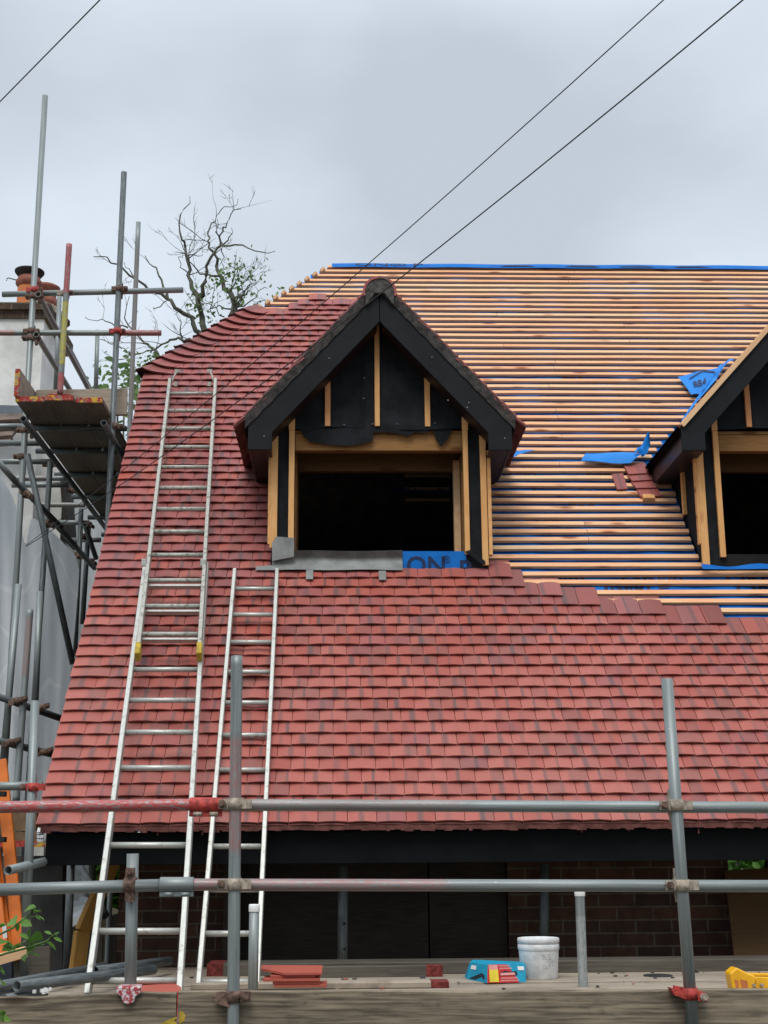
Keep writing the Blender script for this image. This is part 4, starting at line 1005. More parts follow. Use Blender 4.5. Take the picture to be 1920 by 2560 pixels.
nrm = (tl-bl).cross(V((1, 0, 0))).normalized()
if nrm.z < 0: nrm = -nrm
def down(a, b): d = (b-a); return a+d*((DECK-a.z)/d.z)
stile(lad, down(bl, tl), tl, nrm, 'alu'); stile(lad, down(br, tr), tr, nrm, 'alu')
rungs(lad, (bl, tl), (br, tr), (1674, 1751, 1831, 1920, 2014, 2113, 2218, 2328, 2452), 'alu')
for py in (1467, 1531, 1601):
    a = row_at(bl, tl, py); b = row_at(br, tr, py); mb = MB(); mb.beam(a, b, .018, .03, nrm); mb.build('rung', M['alu'], lad)
ob_ = nrm*.068
d_up = (tl-bl).normalized()
def lift(px, py): # a point of the upper section, which lies on the lower one
    q0 = (bl+br)/2+ob_; d = ray(px, py); t = q0.dot(nrm)/d.dot(nrm); return d*t
ul, ur, vl, vr = lift(344, 1640), lift(498, 1640), lift(425, 952), lift(539, 952)
stile(lad, ul, vl, nrm, 'alu_dirty', .026, .06); stile(lad, ur, vr, nrm, 'alu_dirty', .026, .06)
rungs(lad, (ul, vl), (ur, vr), (984, 1027, 1071.6, 1118, 1168, 1220, 1273, 1329.5, 1388, 1451.5, 1516, 1586), 'alu_dirty', .0165)
for q, d in ((ul, vl-ul), (ur, vr-ur)):
    d = d.normalized(); mb = MB(); mb.beam(q-d*.012, q+d*.10, .034, .068, nrm); mb.build('foot', M['yellowstain'], lad, .004)
for q in (vl, vr):
    sg = 1 if q is vl else -1; mb = MB(); e = V((1, 0, 0))*sg
    mb.path([q+e*.02-d_up*.02, q+e*.028+d_up*.06+nrm*.01, q+e*.05+d_up*.13+nrm*.015], .007, 8); mb.box(q+e*.055+d_up*.145+nrm*.015, .045, .02, .03); mb.box(q+e*.05-d_up*.06, .03, .02, .035); mb.build('hook', M['alu_dirty'], lad)
for px, py in ((361, 1416), (508, 1416)): q = lift(px, py); mb = MB(); mb.box(q+nrm*.03, .034, .03, .05); mb.build('guide_bracket', M['alu'], lad, .003)
bl, br, tl, tr = ladder_frame(495, 642, 2480, 7.12, (587, 693), 1428, .07)
lad2 = thing('ladder', ((bl.x+br.x)/2, 7.1, DECK), 'shorter narrow single aluminium ladder behind the tallest front pole', 'ladder')
nrm = (tl-bl).cross(V((1, 0, 0))).normalized()
if nrm.z < 0: nrm = -nrm
stile(lad2, down(bl, tl), tl, nrm, 'alu', .025, .062); stile(lad2, down(br, tr), tr, nrm, 'alu', .025, .062)
rungs(lad2, (bl, tl), (br, tr), (1472, 1537, 1605.7, 1680, 1757, 1838, 1925, 2018, 2116, 2224, 2334, 2455), 'alu', .0155)
# orange stepladder at the far left
sl = thing('stepladder', (-2.1, 8.0, DECK), 'orange fibreglass stepladder at the left edge', 'ladder')
for (a, b, w, Y) in (((2, 1900), (50, 2400), .07, 7.95), ((-42, 1900), (22, 2400), .06, 7.95), ((-22, 2080), (14, 2420), .05, 7.85)):
    p0, p1 = P(*b, Y), P(*a, Y+.25); mb = MB(); mb.beam(p0, p1, w, .03, (0, -1, .1)); mb.build('stile', M['orange'], sl, .004)
for y in (1985, 2099, 2230, 2345): p0, p1 = P(-40, y, 7.98), P(14, y, 7.98); mb = MB(); mb.beam(p0, p1, .06, .03, (0, 0, 1)); mb.build('tread', M['rubber'], sl)
q0 = P(12, 2328, 7.82); mb = MB(); mb.prism([P(5, 2312, 7.80), P(15, 2310, 7.80), P(18, 2344, 7.80), P(8, 2347, 7.80)], (0, .002, 0)); mb.build('sticker', M['white'], sl)
# ------------------------------------------------------------------ overhead cables
def cable(pts, r, label, sag_=0.0, ext_=True):
    mb = MB(); pts = [V(p) for p in pts]; n = 40; a, b = pts; q = []
    for k in range(n+1):
        t = k/n*(3.6 if ext_ else 1); q.append(a+(b-a)*t-V((0, 0, 1))*sag_*t*(1-t))
    mb.path(q, r, 8); return tag(mb.build('overhead_cable', M['wire']), label, 'cable', 'cables strung over the house')
cable((P(64, 1364, 9.75), P(1720, -56, 4.5)), .0025, 'upper of the two black cables crossing in front of the left dormer', .30)
cable((P(66, 1366, 9.75), P(1905, -40, 4.3)), .0030, 'lower of the two black cables crossing in front of the left dormer', .42)
cable((P(-60, 315, 7.0), P(330, -82, 5.6)), .0034, 'short piece of black cable alone in the top left corner of sky')
# ------------------------------------------------------------------ things on the deck
def D(px, py, z=DECK): d = ray(px, py); return d*(z/d.z)
# tall plastic bucket with a sagging lid
c = P(1349, 2456, 7.45); c.z = DECK
bk = thing('bucket', c, 'scuffed white plastic bucket with a dished lid beside the blue box', 'bucket')
H = .208; mb = MB(); mb.lathe(c, ((.0, .002), (.093, .002), (.097, .008), (.1065, H-.055)), 40); mb.build('body', M['bucket'], bk)
mb = MB(); mb.lathe(c, ((.1065, H-.062), (.110, H-.058), (.110, H-.032), (.107, H-.030), (.107, H-.026), (.1115, H-.024), (.1115, H-.004), (.1085, H)), 40)
R = []
for k in range(5):
    r = .1085*(1-k/4); R.append(mb.add([c+V((r*math.cos(2*math.pi*j/40), r*math.sin(2*math.pi*j/40), H-.028*(1-(r/.1085)**2)+.016*math.sin(2*math.pi*j/40+.6)*(r/.1085)**2*0)) for j in range(40)]) if k < 4 else mb.add([c+V((0, 0, H-.028))]))
for k in range(4):
    for j in range(40):
        q = (j+1) % 40
        if k < 3: mb.face([R[k][j], R[k][q], R[k+1][q], R[k+1][j]], None, 0, True)
        else: mb.face([R[k][j], R[k][q], R[4][0]], None, 0, True)
mb.build('lid', M['bucket'], bk)
mb = MB(); rnd = random.Random(11)
for i in range(7):
    z = .125-.011*i
    for k in range(9):
        if rnd.random() < .35: continue
        a = -math.pi/2+.02+.075*k; r = .0945+.012*z/.155+.0022; w = .045*rnd.uniform(.5, 1)
        mb.quad([c+V((r*math.cos(a), r*math.sin(a), z)), c+V((r*math.cos(a+w), r*math.sin(a+w), z)), c+V((r*math.cos(a+w), r*math.sin(a+w), z+.004)), c+V((r*math.cos(a), r*math.sin(a), z+.004))])
mb.build('printed_label', M['label'], bk)
# blue and red carton lying on its side
e = P(1240, 2458, 7.3); zf = DECK
cx = thing('carton', V((e.x, 7.35, DECK)), 'bright blue and red carton with a yellow label, left of the white bucket', 'box')
def cp(px, py, Y): return P(px, py, Y)
A0, A1, A2, A3 = cp(1168, 2449, 7.42), cp(1218, 2458, 7.22), cp(1219, 2412, 7.24), cp(1175, 2405, 7.42)
B1, B2 = cp(1315, 2456, 7.26), cp(1313, 2409, 7.28)
bx = V((.0, .20, -.004)); mb = MB()
C0, C3 = A0+bx*.9, A3+V((.03, .17, -.002)); D1, D2 = B1+bx*.9, B2+bx*.8
for q in ((A0, A1, A2, A3), (A1, B1, B2, A2), (A3, A2, B2, D2, C3), (B1, D1, D2, B2), (C0, A0, A3, C3), (C0, D1, B1, A1, A0), (D1, C0, C3, D2)):
    i = mb.add(q); mb.face(i)
mb.build('body', M['cyan'], cx)
def onq(q, pts, mat, name, off=.0015):
    mb = MB(); n = (q[1]-q[0]).cross(q[3]-q[0]).normalized()
    if n.y > 0: n = -n
    f = lambda a, b: (q[0]*(1-a)+q[1]*a)*(1-b)+(q[3]*(1-a)+q[2]*a)*b+n*off
    mb.prism([f(a, b) for a, b in pts], n*.0008); mb.build(name, M[mat], cx)
FR = (A1, B1, B2, A2); SD = (A0, A1, A2, A3)
onq(FR, ((0, 0), (.82, 0), (.70, .45), (.48, 1), (0, 1)), 'redcard', 'red_panel')
onq(FR, ((.06, .05), (.30, .05), (.27, .72), (.04, .72)), 'yellowcard', 'yellow_label', .003); onq(FR, ((.03, .72), (.27, .72), (.25, .98), (.02, .98)), 'pinkcard', 'orange_panel', .003)
onq(FR, ((.32, .38), (.78, .40), (.76, .62), (.60, .58), (.45, .66), (.34, .56)), 'blackcard', 'hand_hole', .003); onq(FR, ((.33, .40), (.72, .41), (.70, .54), (.34, .53)), 'pinkcard', 'inside_flap', .0042)
onq(FR, ((.80, .66), (.96, .64), (.95, .86), (.78, .86)), 'white', 'logo_patch', .003)
onq(SD, ((.10, .10), (.72, .50), (.85, .42), (.88, .14), (.70, .30), (.40, .08)), 'blackcard', 'black_shape'); onq(SD, ((.1, .62), (.4, .62), (.4, .85), (.14, .85)), 'white', 'logo_patch')
mb = MB(); nf = (B1-A1).cross(A2-A1).normalized(); nf = nf if nf.y < 0 else -nf
f = lambda a, b: (A1*(1-a)+B1*a)*(1-b)+(A2*(1-a)+B2*a)*b+nf*.0032
for r0, a0, a1 in ((.06, .34, .78), (.20, .34, .74), (.72, .30, .62), (.86, .28, .54)):
    k = a0
    while k < a1: mb.quad([f(k, r0), f(k+.012, r0), f(k+.03, r0+.11), f(k+.018, r0+.11)]); mb.quad([f(k+.018, r0+.11), f(k+.03, r0+.11), f(k+.048, r0), f(k+.036, r0)]); k += .036
mb.build('pattern', M['pinkcard'], cx)
# a flat dark lid, a mallet, the end of a yellow ladder
c = P(1646, 2452, 7.5); c.z = DECK; mb = MB(); mb.lathe(c, ((0, .009), (.075, .009), (.078, .006), (.078, 0)), 32); tag(mb.build('paint_lid', M['rubber']), 'flat round dark lid lying on the deck near the mallet', 'lid')
a, b = P(1752, 2441, 7.75), P(1838, 2434, 7.85); ml = thing('mallet', V((a.x, 7.75, DECK)), 'mallet with a wooden handle behind the right front pole', 'mallet')
mb = MB(); mb.path([a, a+(b-a)*.3, b], (.013, .011, .013), 10); mb.build('handle', M['grey_wood'], ml)
mb = MB(); h = P(1741, 2450, 7.7); mb.tube(h+V((-.03, -.02, .032)), h+V((.035, .03, -.012)), .034, seg=16); mb.build('head', M['rubber'], ml, .004)
mb = MB(); h = P(1722, 2444, 7.72); mb.tube(h+V((-.03, -.02, .01)), h+V((.01, .02, .0)), .028, seg=14); mb.build('face', M['ochre_wood'], ml, .003)
yl = thing('yellow_ladder', (P(1890, 2480, 6.9).x, 7.0, DECK), 'bright yellow plastic end of a ladder lying at the right edge of the deck', 'ladder')
Yy = 6.75
mb = MB(); pr = [P(q[0], q[1], Yy) for q in ((1825, 2434), (1842, 2419), (1850, 2423), (1872, 2434), (1888, 2440), (1893, 2447), (1880, 2480), (1834, 2480))]
mb.prism(pr[::-1], (0, .10, 0)); mb.build('end_cap', M['yellow'], yl, .006)
mb = MB(); mb.beam(P(1886, 2462, Yy+.03), P(2030, 2466, Yy+.03), .02, .075, (0, 0, 1)); mb.beam(P(1862, 2436, Yy+.09), P(2030, 2440, Yy+.10), .05, .015, (0, 0, 1)); mb.build('rail', M['yellow'], yl, .003)
for px in (1885, 1906): q = P(px, 2463, Yy-.006); m2 = MB(); m2.tube(q-V((0, .006, 0)), q+V((0, .02, 0)), .0075, seg=10); m2.build('rivet', M['rust_pale'], yl)
for a, b in ((1836, 1846), (1850, 1868)): mb = MB(); mb.prism([P(a, 2448, Yy-.001), P(b, 2452, Yy-.001), P(b+3, 2480, Yy-.001), P(a+6, 2480, Yy-.001)], (0, -.002, 0)); mb.build('scuff', M['terracotta'], yl)
# sheet of brown hardboard leaning in the opening at the right
mb = MB(); q = [P(1812, 2176, 8.52), P(1960, 2168, 8.52), P(1975, 2440, 8.2), P(1841, 2440, 8.2)]; mb.prism(q, (0, .012, 0)); tag(mb.build('hardboard_sheet', M['ply']), 'sheet of brown hardboard leaning below the window at right', 'board')
# planks along the back of the deck
def plank(a, b, Y, label, mat='grey_wood', h=.04, d=.22, end=None):
    p, q = P(*a, Y), P(*b, Y); z = DECK+h/2 if a[1] > 2432 else (p.z+q.z)/2
    t = thing('plank', V(((p.x+q.x)/2, Y, DECK)), label, 'plank', 'planks lying along the back of the deck')
    mb = MB(); p.z = q.z = z; mb.beam(p, q, d, h, (0, 0, 1)); mb.build('board', M[mat], t, .004)
    if end is not None:
        w = .09; m2 = MB(); x = p if end < 0 else q; sg = 1 if end < 0 else -1; m2.beam(x-V((.001*sg, 0, 0)), x+V((w*sg, 0, 0)), d+.003, h+.003, (0, 0, 1)); m2.build('painted_end', M['red_dull'], t, .003)
    return t
plank((522, 2436), (2030, 2436), 7.86, 'long grey plank with a red left end at the back of the deck', h=.066, d=.23, end=-1)
plank((720, 2447), (1106, 2447), 7.62, 'grey plank with a red right end ending behind the blue carton', h=.06, d=.06, end=1)
plank((480, 2465), (1120, 2466), 7.1, 'pale plank with red right end just behind the toe board', 'deck', h=.03, d=.12, end=1)
# little stack of spare tiles and two odd ones
for k in range(5):
    z = DECK+.036+.014*k; Yk_ = 6.85; x0, x1 = P(656+7*k*(k % 2), 2440, Yk_).x, P(812-(8*k if k < 4 else 14), 2440, Yk_).x
    if k < 2: x0 += .05
    if k == 4: x0 -= .01
    mb = MB(); w = x1-x0; dx = random.uniform(-.01, .01); j = random.uniform(-.02, .02)
    pts = [(x0+dx+(.10 if k == 4 else 0), Yk_-.07+j, z), (x1+dx, Yk_-.08+j, z), (x1+dx, Yk_+.10+j, z), (x0+dx, Yk_+.10+j, z)]
    if k == 4: pts = [(x0, Yk_+.02, z+.012), (x0+.12, Yk_-.09, z), (x1+.015, Yk_-.09, z), (x1+.015, Yk_+.1, z+.016), (x0, Yk_+.1, z+.02)]
    mb.prism([V(p) for p in pts], (0, 0, .0125)); o = mb.build('roof_tile', M['terra_tile'] if 'terra_tile' in M else M['tile_red'], bevel=.001)
    tag(o, ('topmost tile of the small stack beside the ladder feet' if k == 4 else 'red clay tile lying within the small stack beside the ladder feet'), 'tile', 'tiles stacked on the deck')
mb = MB(); q = [P(312, 2474, 6.7), P(352, 2458, 6.9), P(428, 2455, 6.9), P(452, 2470, 6.7), P(452, 2490, 6.6), P(312, 2490, 6.6)]; mb.prism(q, (0, .012, .003)); tag(mb.build('roof_tile', M['tile_red']), 'broken red tile behind the short cut-off pole', 'tile')
# tubes lying loose on the left of the deck
def loose(a, Ya, b, Yb, label): mb = MB(); mb.tube(P(*a, Ya), P(*b, Yb), .0242, ri=.0202, seg=18); tag(mb.build('loose_tube', M['steel']), label, 'scaffold tube', 'loose tubes on the deck')
loose((42, 2466), 6.25, (384, 2424), 7.2, 'loose grey tube with its open end showing above the toe board')
loose((-60, 2476), 6.45, (262, 2417), 7.6, 'loose grey tube ending left of the ladder foot, behind the open one')
loose((236, 2428), 6.9, (424, 2402), 7.9, 'dark loose tube whose end sticks out right of the short pole')
loose((10, 2500), 6.2, (110, 2482), 6.5, 'loose reddish tube half hidden low behind the toe board')
mb = MB(); rnd = random.Random(5); q = P(98, 2480, 6.3)
for k in range(7): mb.box(q+V((rnd.uniform(-.02, .05), rnd.uniform(-.02, .02), rnd.uniform(0, .012))), .012, .012, .014, rz=rnd.random())
tag(mb.build('cable_clips', M['white']), 'tiny white plastic bits on the toe board top', 'clips')
# crumbs of tile and mortar swept about the deck
mb = MB(); rnd = random.Random(17)
for _ in range(75):
    x = rnd.uniform(-1.1, 2.3); y = rnd.uniform(6.75, 7.7); r = rnd.uniform(.003, .011) if rnd.random() < .97 else rnd.uniform(.012, .018)
    mb.box((x, y, DECK+r*.35+.003), r*2, r*1.5, r*.7, mi=rnd.choice((0, 1, 1, 2, 2)), rz=rnd.random()*3)
o = tag(mb.build('deck_crumbs', [M['tile_red'], M['mortar'], M['deck']]), 'scattered crumbs of broken tile and mortar on the scaffold deck', 'rubble'); o['kind'] = 'stuff'
# loose tiles and an offcut on the battens by the right dormer
def slab(px, w, s0, s1, o, sk=0.0):
    pass
tl_ = 0
def lay(c4, label, group=None, o=.012, mat='tile_new'):
    p = [RP(*q, -.015) for q in c4]; mb = MB(); rn = random.random()
    b = [RF(x, s, -.022+o+(.010 if i < 2 else 0)) for i, (x, s) in enumerate(p)]
    i0 = mb.add(b); mb.face(i0, [(0, 0), (1, 0), (1, .2), (0, .2)], 0, False, rn)
    for j in range(4):
        k_ = (j+1) % 4; q = mb.add([b[k_], b[j], b[j]-RN*.013, b[k_]-RN*.013]); mb.face(q, [(0, 0)]*4, 0, False, rn)
    q = mb.add([x-RN*.013 for x in b][::-1]); mb.face(q, None, 0, False, rn)
    return tag(mb.build('roof_tile', M[mat]), label, 'tile', group)
lay(((1543, 1224), (1569, 1222), (1558, 1181), (1529, 1183)), 'single narrow dark tile lying alone on bare battens by the right dormer', o=.0)
strip = (((1571, 1189), (1623, 1186), (1612, 1158), (1557, 1160)), ((1580, 1205), (1631, 1202), (1622, 1184), (1568, 1187)), ((1590, 1222), (1641, 1221), (1632, 1201), (1578, 1204)), ((1601, 1243), (1654, 1240), (1644, 1220), (1592, 1222)))
wd = ('topmost', 'second from top', 'third from top', 'lowest')
for k_, q in enumerate(strip): lay(q, '%s of four dark tiles laid in a strip under the right dormer eaves' % wd[k_], 'strip of tiles by the right dormer', .012-.003*k_)
x, s = RP(1621, 1248, -.02); mb = MB(); mb.hexa([RF(x-.045, s-.02, -.03), RF(x+.045, s-.02, -.03), RF(x+.045, s-.02, .008), RF(x-.045, s-.02, .008), RF(x-.045, s+.03, -.03), RF(x+.045, s+.03, -.03), RF(x+.045, s+.03, .008), RF(x-.045, s+.03, .008)]); tag(mb.build('timber_offcut', M['stud']), 'small timber offcut under the lowest tile of the strip', 'offcut')
# yellowish timber leaning at the left of the house
tb = [P(*q) for q in ((283, 2150, 8.5), (262, 2203, 8.45), (231, 2268, 8.4), (205, 2330, 8.35), (193, 2424, 8.3))]
mb = MB()
for k in range(4): mb.beam(tb[k], tb[k+1], .034, .10, (.55, .8, .3))
tag(mb.build('leaning_timber', M['ochre_wood']), 'bent ochre timber leaning beside the brick corner', 'timber')
# ------------------------------------------------------------------ the neighbouring house
nh = thing('neighbour_house', (-5.2, 13.5, GROUND), 'neighbouring roughcast house with a chimney behind the side scaffold', 'house')
YN = 13.3
def npoly(pts, Y, depth, mat, name, parent=None):
    mb = MB(); mb.prism([P(a, b, Y) for a, b in pts][::-1], (0, depth, 0)); return mb.build(name, M[mat], parent or nh)
# wall right of the chimney, chimney breast
xw = P(150, 1100, YN).x; xc0, xc1 = P(-70, 900, YN).x, P(104, 900, YN).x
mb = MB(); z1 = P(100, 1090, YN).z; mb.hexa([(-9, YN+.25, GROUND), (xw, YN+.25, GROUND), (xw, YN+6, GROUND), (-9, YN+6, GROUND), (-9, YN+.25, z1), (xw, YN+.25, z1), (xw, YN+6, z1), (-9, YN+6, z1)]); mb.build('wall', M['render'], nh)
mb = MB(); zt = P(60, 797, YN).z
xs = [xc0, xc1, P(122, 900, YN).x]
mb.hexa([(xc0, YN, GROUND), (xc1, YN, GROUND), (xc1+.0, YN+1.1, GROUND), (xc0, YN+1.1, GROUND), (xc0, YN, zt), (xc1, YN, zt), (xc1, YN+1.1, zt), (xc0, YN+1.1, zt)])
mb.hexa([(xc1+.001, YN+.28, GROUND), (xc1+.16, YN+.28, GROUND), (xc1+.16, YN+1.0, GROUND), (xc1+.001, YN+1.0, GROUND), (xc1+.001, YN+.28, zt-1.1), (xc1+.16, YN+.28, zt-1.1), (xc1+.16, YN+1.0, zt-1.1), (xc1+.001, YN+1.0, zt-1.1)])
ch = mb.build('chimney', M['render'], nh)
mb = MB(); zc0 = zt; zc = P(60, 762, YN).z; hh_ = (zc-zc0)/2
for k, (g_, z0, z1_) in enumerate(((.03, zc0, zc0+hh_), (.07, zc0+hh_+.001, zc))):
    x0, x1, y0, y1 = xc0-g_, xc1+g_, YN-g_, YN+1.1+g_
    for q, ax in (([(x0, y0, z0), (x1, y0, z0), (x1, y0, z1_), (x0, y0, z1_)], 0), ([(x1, y0, z0), (x1, y1, z0), (x1, y1, z1_), (x1, y0, z1_)], 1), ([(x0, y0, z1_), (x1, y0, z1_), (x1, y1, z1_), (x0, y1, z1_)], 0), ([(x0, y1, z0), (x1, y1, z0), (x1, y0, z0), (x0, y0, z0)], 0)):
        i = mb.add(q); mb.face(i, uvwall(q, ax))
mb.build('brick_cap', M['brick_old'], ch)
mb = MB(); cxm = (P(73, 760, YN).x); mb.lathe((cxm, YN+.45, zc), ((.0, .18), (.17, .17), (.26, .10), (.34, .0)), 16); mb.build('flaunching', M['flaunch'], ch)
def pot(px, Y, ztop_px, zbot, s, big=True):
    x = P(px, 700, Y).x; z1 = P(px, ztop_px, Y).z; h = z1-zbot; c = (x, Y, zbot); mb = MB()
    mb.lathe(c, ((.118*s, 0), (.118*s, h*.48), (.112*s, h*.60)), 24); o = mb.build('chimney_pot', M['terracotta'], ch)
    mb = MB(); mb.lathe(c, ((.119*s, h*.55), (.142*s, h*.62), (.142*s, h*.70), (.122*s, h*.74), (.118*s, h*.80)), 24); mb.build('pot_rim', M['terracotta_dark'], o)
    mb = MB(); mb.lathe(c, ((.11*s, h*.78), (.125*s, h*.84), (.158*s, h*.93), (.160*s, h*.97), (.13*s, h), (.10*s, h*.90)), 24); mb.build('cowl', M['sootpot'] if big else M['terracotta_dark'], o)
pot(73, YN+.45, 676, zc+.14, 1.0); pot(117, YN+.95, 716, zc+.04, .98, False)
mb = MB(); p = P(40, 700, YN+.4); mb.path([p, P(22, 695, YN+.4), P(18, 696, YN+.4), P(16, 702, YN+.4)], .006, 6); mb.build('wire_hook', M['wire'], ch)
# roof of the neighbour with a lead apron
npoly([(-90, 1010), (56, 1014), (50, 1040), (-90, 1046)], YN-.42, .30, 'leadblue', 'lead_apron')
mb = MB()
for k, y in enumerate((1052, 1072, 1092, 1112)): mb.beam(P(-120, y, YN-.9-.12*k), P(56-10*k, y-8, YN-.9-.12*k), .22, .03, (0, -.5, .8))
mb.build('roof', M['oldtile'], nh)
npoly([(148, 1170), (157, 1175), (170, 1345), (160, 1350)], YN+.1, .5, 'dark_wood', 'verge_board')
# grey debris netting hung from the tubes
def netz(pts, Y0_, dep, label):
    # outline filled by columns, hanging in folds
    mb = MB(); top = pts
    def tops(px):
        for (a, b), (c_, d_) in zip(top, top[1:]):
            if a <= px <= c_: return b+(d_-b)*(px-a)/(c_-a+1e-6)
        return top[-1][1]
    n, m_ = 60, 40; x0, x1 = top[0][0], top[-1][0]; I = []
    for i in range(n+1):
        px = x0+(x1-x0)*i/n; r = []
        for j in range(m_+1):
            t = j/m_; y = tops(px)+(2015-tops(px))*t; xx = px-max(0, (px-60))*.42*(t**1.2)*(1 if px > 60 else 0)
            fold = .012*math.sin(px*.09+t*2.5)+.008*math.sin(px*.17+2-t*4)+.03*math.sin(px*.03+t*4)
            r.append(mb.add([P(xx, y, Y0_+dep*(px-x0)/(x1-x0)+fold)])[0])
        I.append(r)
    for i in range(n):
        for j in range(m_): mb.face([I[i][j], I[i][j+1], I[i+1][j+1], I[i+1][j]], None, 0, True)
    return tag(mb.build('debris_net', M['net']), label, 'netting')
netz(((-160, 1110), (-40, 1150), (0, 1186), (30, 1236), (48, 1292), (58, 1345), (65, 1372), (72, 1322), (80, 1292), (116, 1316), (150, 1348), (190, 1392), (198, 1425)), 10.9, 1.0, 'pale grey debris netting hanging in folds from the side scaffold')
# things further back under the eaves at the left
mb = MB(); q = [P(60, 2040, 10.6), P(150, 2040, 10.6), P(150, 2440, 10.6), P(60, 2440, 10.6)]; mb.prism([P(-80, 2140, 10.6), P(157, 2140, 10.6), P(155, 2560, 10.6), P(-80, 2560, 10.6)], (0, .2, 0)); tag(mb.build('garden_wall', M['rendergrey']), 'dark grey rendered wall low behind the orange stepladder', 'wall')
mb = MB(); mb.prism([P(30, 2372, 8.0), P(124, 2366, 8.0), P(124, 2462, 8.0), P(30, 2462, 8.0)], (0, .04, 0)); tag(mb.build('board', M['grey_wood']), 'weathered square board standing behind the loose tubes', 'board')
mb = MB(); mb.prism([P(-80, 2402, 7.6), P(28, 2402, 7.6), P(30, 2480, 7.6), P(-80, 2480, 7.6)], (0, .05, 0)); tag(mb.build('slate_board', M['blackcard']), 'dark board at the left edge under the leaves', 'board')
mb = MB(); mb.beam(P(-60, 2416, 7.2), P(64, 2379, 7.4), .03, .05, (0, 0, 1)); tag(mb.build('pale_batten', M['batten_pale']), 'pale batten sloping across the dark board at the left edge', 'batten')
for i, (a, b, c_, d_, lab) in enumerate(((22, 2032, 92, 2078, 'upper brown cardboard slab behind the orange stepladder'), (18, 2080, 100, 2104, 'lower brown cardboard slab resting on the red ended boards'))):
    mb = MB(); p0, p1 = P(a, d_, 10.2), P(c_, b, 10.2); mb.hexa([(p0.x, 10.2, p0.z), (p1.x, 10.2, p0.z), (p1.x, 10.6, p0.z), (p0.x, 10.6, p0.z), (p0.x, 10.2, p1.z), (p1.x, 10.2, p1.z), (p1.x, 10.6, p1.z), (p0.x, 10.6, p1.z)]); tag(mb.build('cardboard_box', M['card']), lab, 'box')
c = P(105, 2106, 9.0); tub = thing('sealant_tub', c, 'white plastic tub with dark blue print under the roof corner', 'tub')
h = P(105, 2068, 9.0).z-c.z; mb = MB(); mb.lathe(c, ((0, 0), (.031, 0), (.033, .006), (.035, h*.86), (.031, h*.9), (.031, h), (0, h)), 20); mb.build('body', M['white'], tub)
mb = MB()
for z0, z1_ in ((.45, .52), (.58, .65)): mb.quad([c+V((-.026, -.0355, h*z0)), c+V((.018, -.0365, h*(z0+.1))), c+V((.018, -.0365, h*(z1_+.1))), c+V((-.026, -.0355, h*z1_))])
for k in range(4): mb.quad([c+V((-.026+.012*k, -.036, h*.22)), c+V((-.019+.012*k, -.036, h*.22)), c+V((-.017+.012*k, -.036, h*(.3+.04*(k % 2)))), c+V((-.026+.012*k, -.036, h*.3))])
mb.build('printed_mark', M['print'], tub)
# garden shed
sh = thing('garden_shed', P(215, 2420, 13.5), 'low garden shed with pale corrugated roof behind the eaves corner', 'shed')
mb = MB(); mb.prism([P(150, 2300, 13.5), P(236, 2278, 13.5), P(272, 2290, 13.5), P(268, 2430, 13.5), P(150, 2430, 13.5)], (0, .9, 0)); mb.build('wall', M['shedwood'], sh)
mb = MB()
a, b, c_, d_ = P(148, 2318, 13.2), P(232, 2276, 13.2), P(258, 2258, 16.0), P(150, 2234, 16.0)
mb.grid(lambda u, v: (a*(1-u)+b*u)*(1-v)+(d_*(1-u)+c_*u)*v+V((0, 0, .05*math.sin(v*24))), 4, 60); mb.build('roof', M['sheet'], sh)
mb = MB(); mb.beam(a+V((0, -.03, -.02)), b+V((0, -.03, -.02)), .04, .07, (0, 0, 1)); mb.build('fascia', M['white'], sh)
mb = MB(); mb.prism([P(156, 2335, 13.4), P(196, 2335, 13.4), P(196, 2425, 13.4), P(156, 2425, 13.4)], (0, .05, 0)); mb.build('window', M['glassgreen'], sh)
mb = MB(); mb.prism([P(243, 2320, 13.35), P(256, 2320, 13.35), P(255, 2400, 13.35), P(242, 2400, 13.35)], (0, .05, 0)); mb.build('door', M['grey_wood'], sh)
# ------------------------------------------------------------------ vegetation
def leaf(mb, c, size, rnd, d=None, broad=.5, mi=0):
    a = V((rnd.uniform(-1, 1), rnd.uniform(-1, 1), rnd.uniform(-.6, .8))) if d is None else V(d)
    a.normalize(); n = V((rnd.uniform(-1, 1), rnd.uniform(-1, 1), rnd.uniform(.2, 1))).normalized(); s = a.cross(n)
    if s.length < .1: s = V((1, 0, 0))
    s.normalize(); n = s.cross(a); w = size*broad/2; cup = n*size*.08; rn = rnd.random()
    i = mb.add([c, c+a*size*.3+s*w+cup, c+a*size*.68+s*w*.8+cup*.6, c+a*size-cup*.8, c+a*size*.68-s*w*.8+cup*.6, c+a*size*.3-s*w+cup, c+a*size*.34, c+a*size*.7])
    for f in ((0, 6, 1), (6, 7, 2, 1), (7, 3, 2), (0, 5, 6), (6, 5, 4, 7), (7, 4, 3)): mb.face([i[k] for k in f], None, mi, True, rn)
def bush(name, blobs, n, size, label, cat, mat='leaf_dark', seed=1, group=None, base=None):
    rnd = random.Random(seed); c0 = V(blobs[0][0]); t = thing(name, base or V((c0.x, c0.y, GROUND)), label, cat, group)
    mb = MB()
    for c, r in blobs:
        c = V(c); k = int(n*r**2)
        for _ in range(k):
            d = V((rnd.gauss(0, 1), rnd.gauss(0, 1), rnd.gauss(0, 1))).normalized(); p = c+d*r*rnd.uniform(.55, 1.0)*(1+.25*math.sin(d.x*5+d.z*7)); leaf(mb, p, size*rnd.uniform(.6, 1.3), rnd, None, .55)
    mb.build('crown', M[mat], t)
    mb = MB()
    for c, r in blobs: mb.path([V((c0.x, c0.y, GROUND)), (V((c0.x, c0.y, GROUND))+V(c))/2+V((.1, 0, .1)), V(c)], (.06, .04, .015), 6)
    mb.build('stem', M['bark'], t); return t
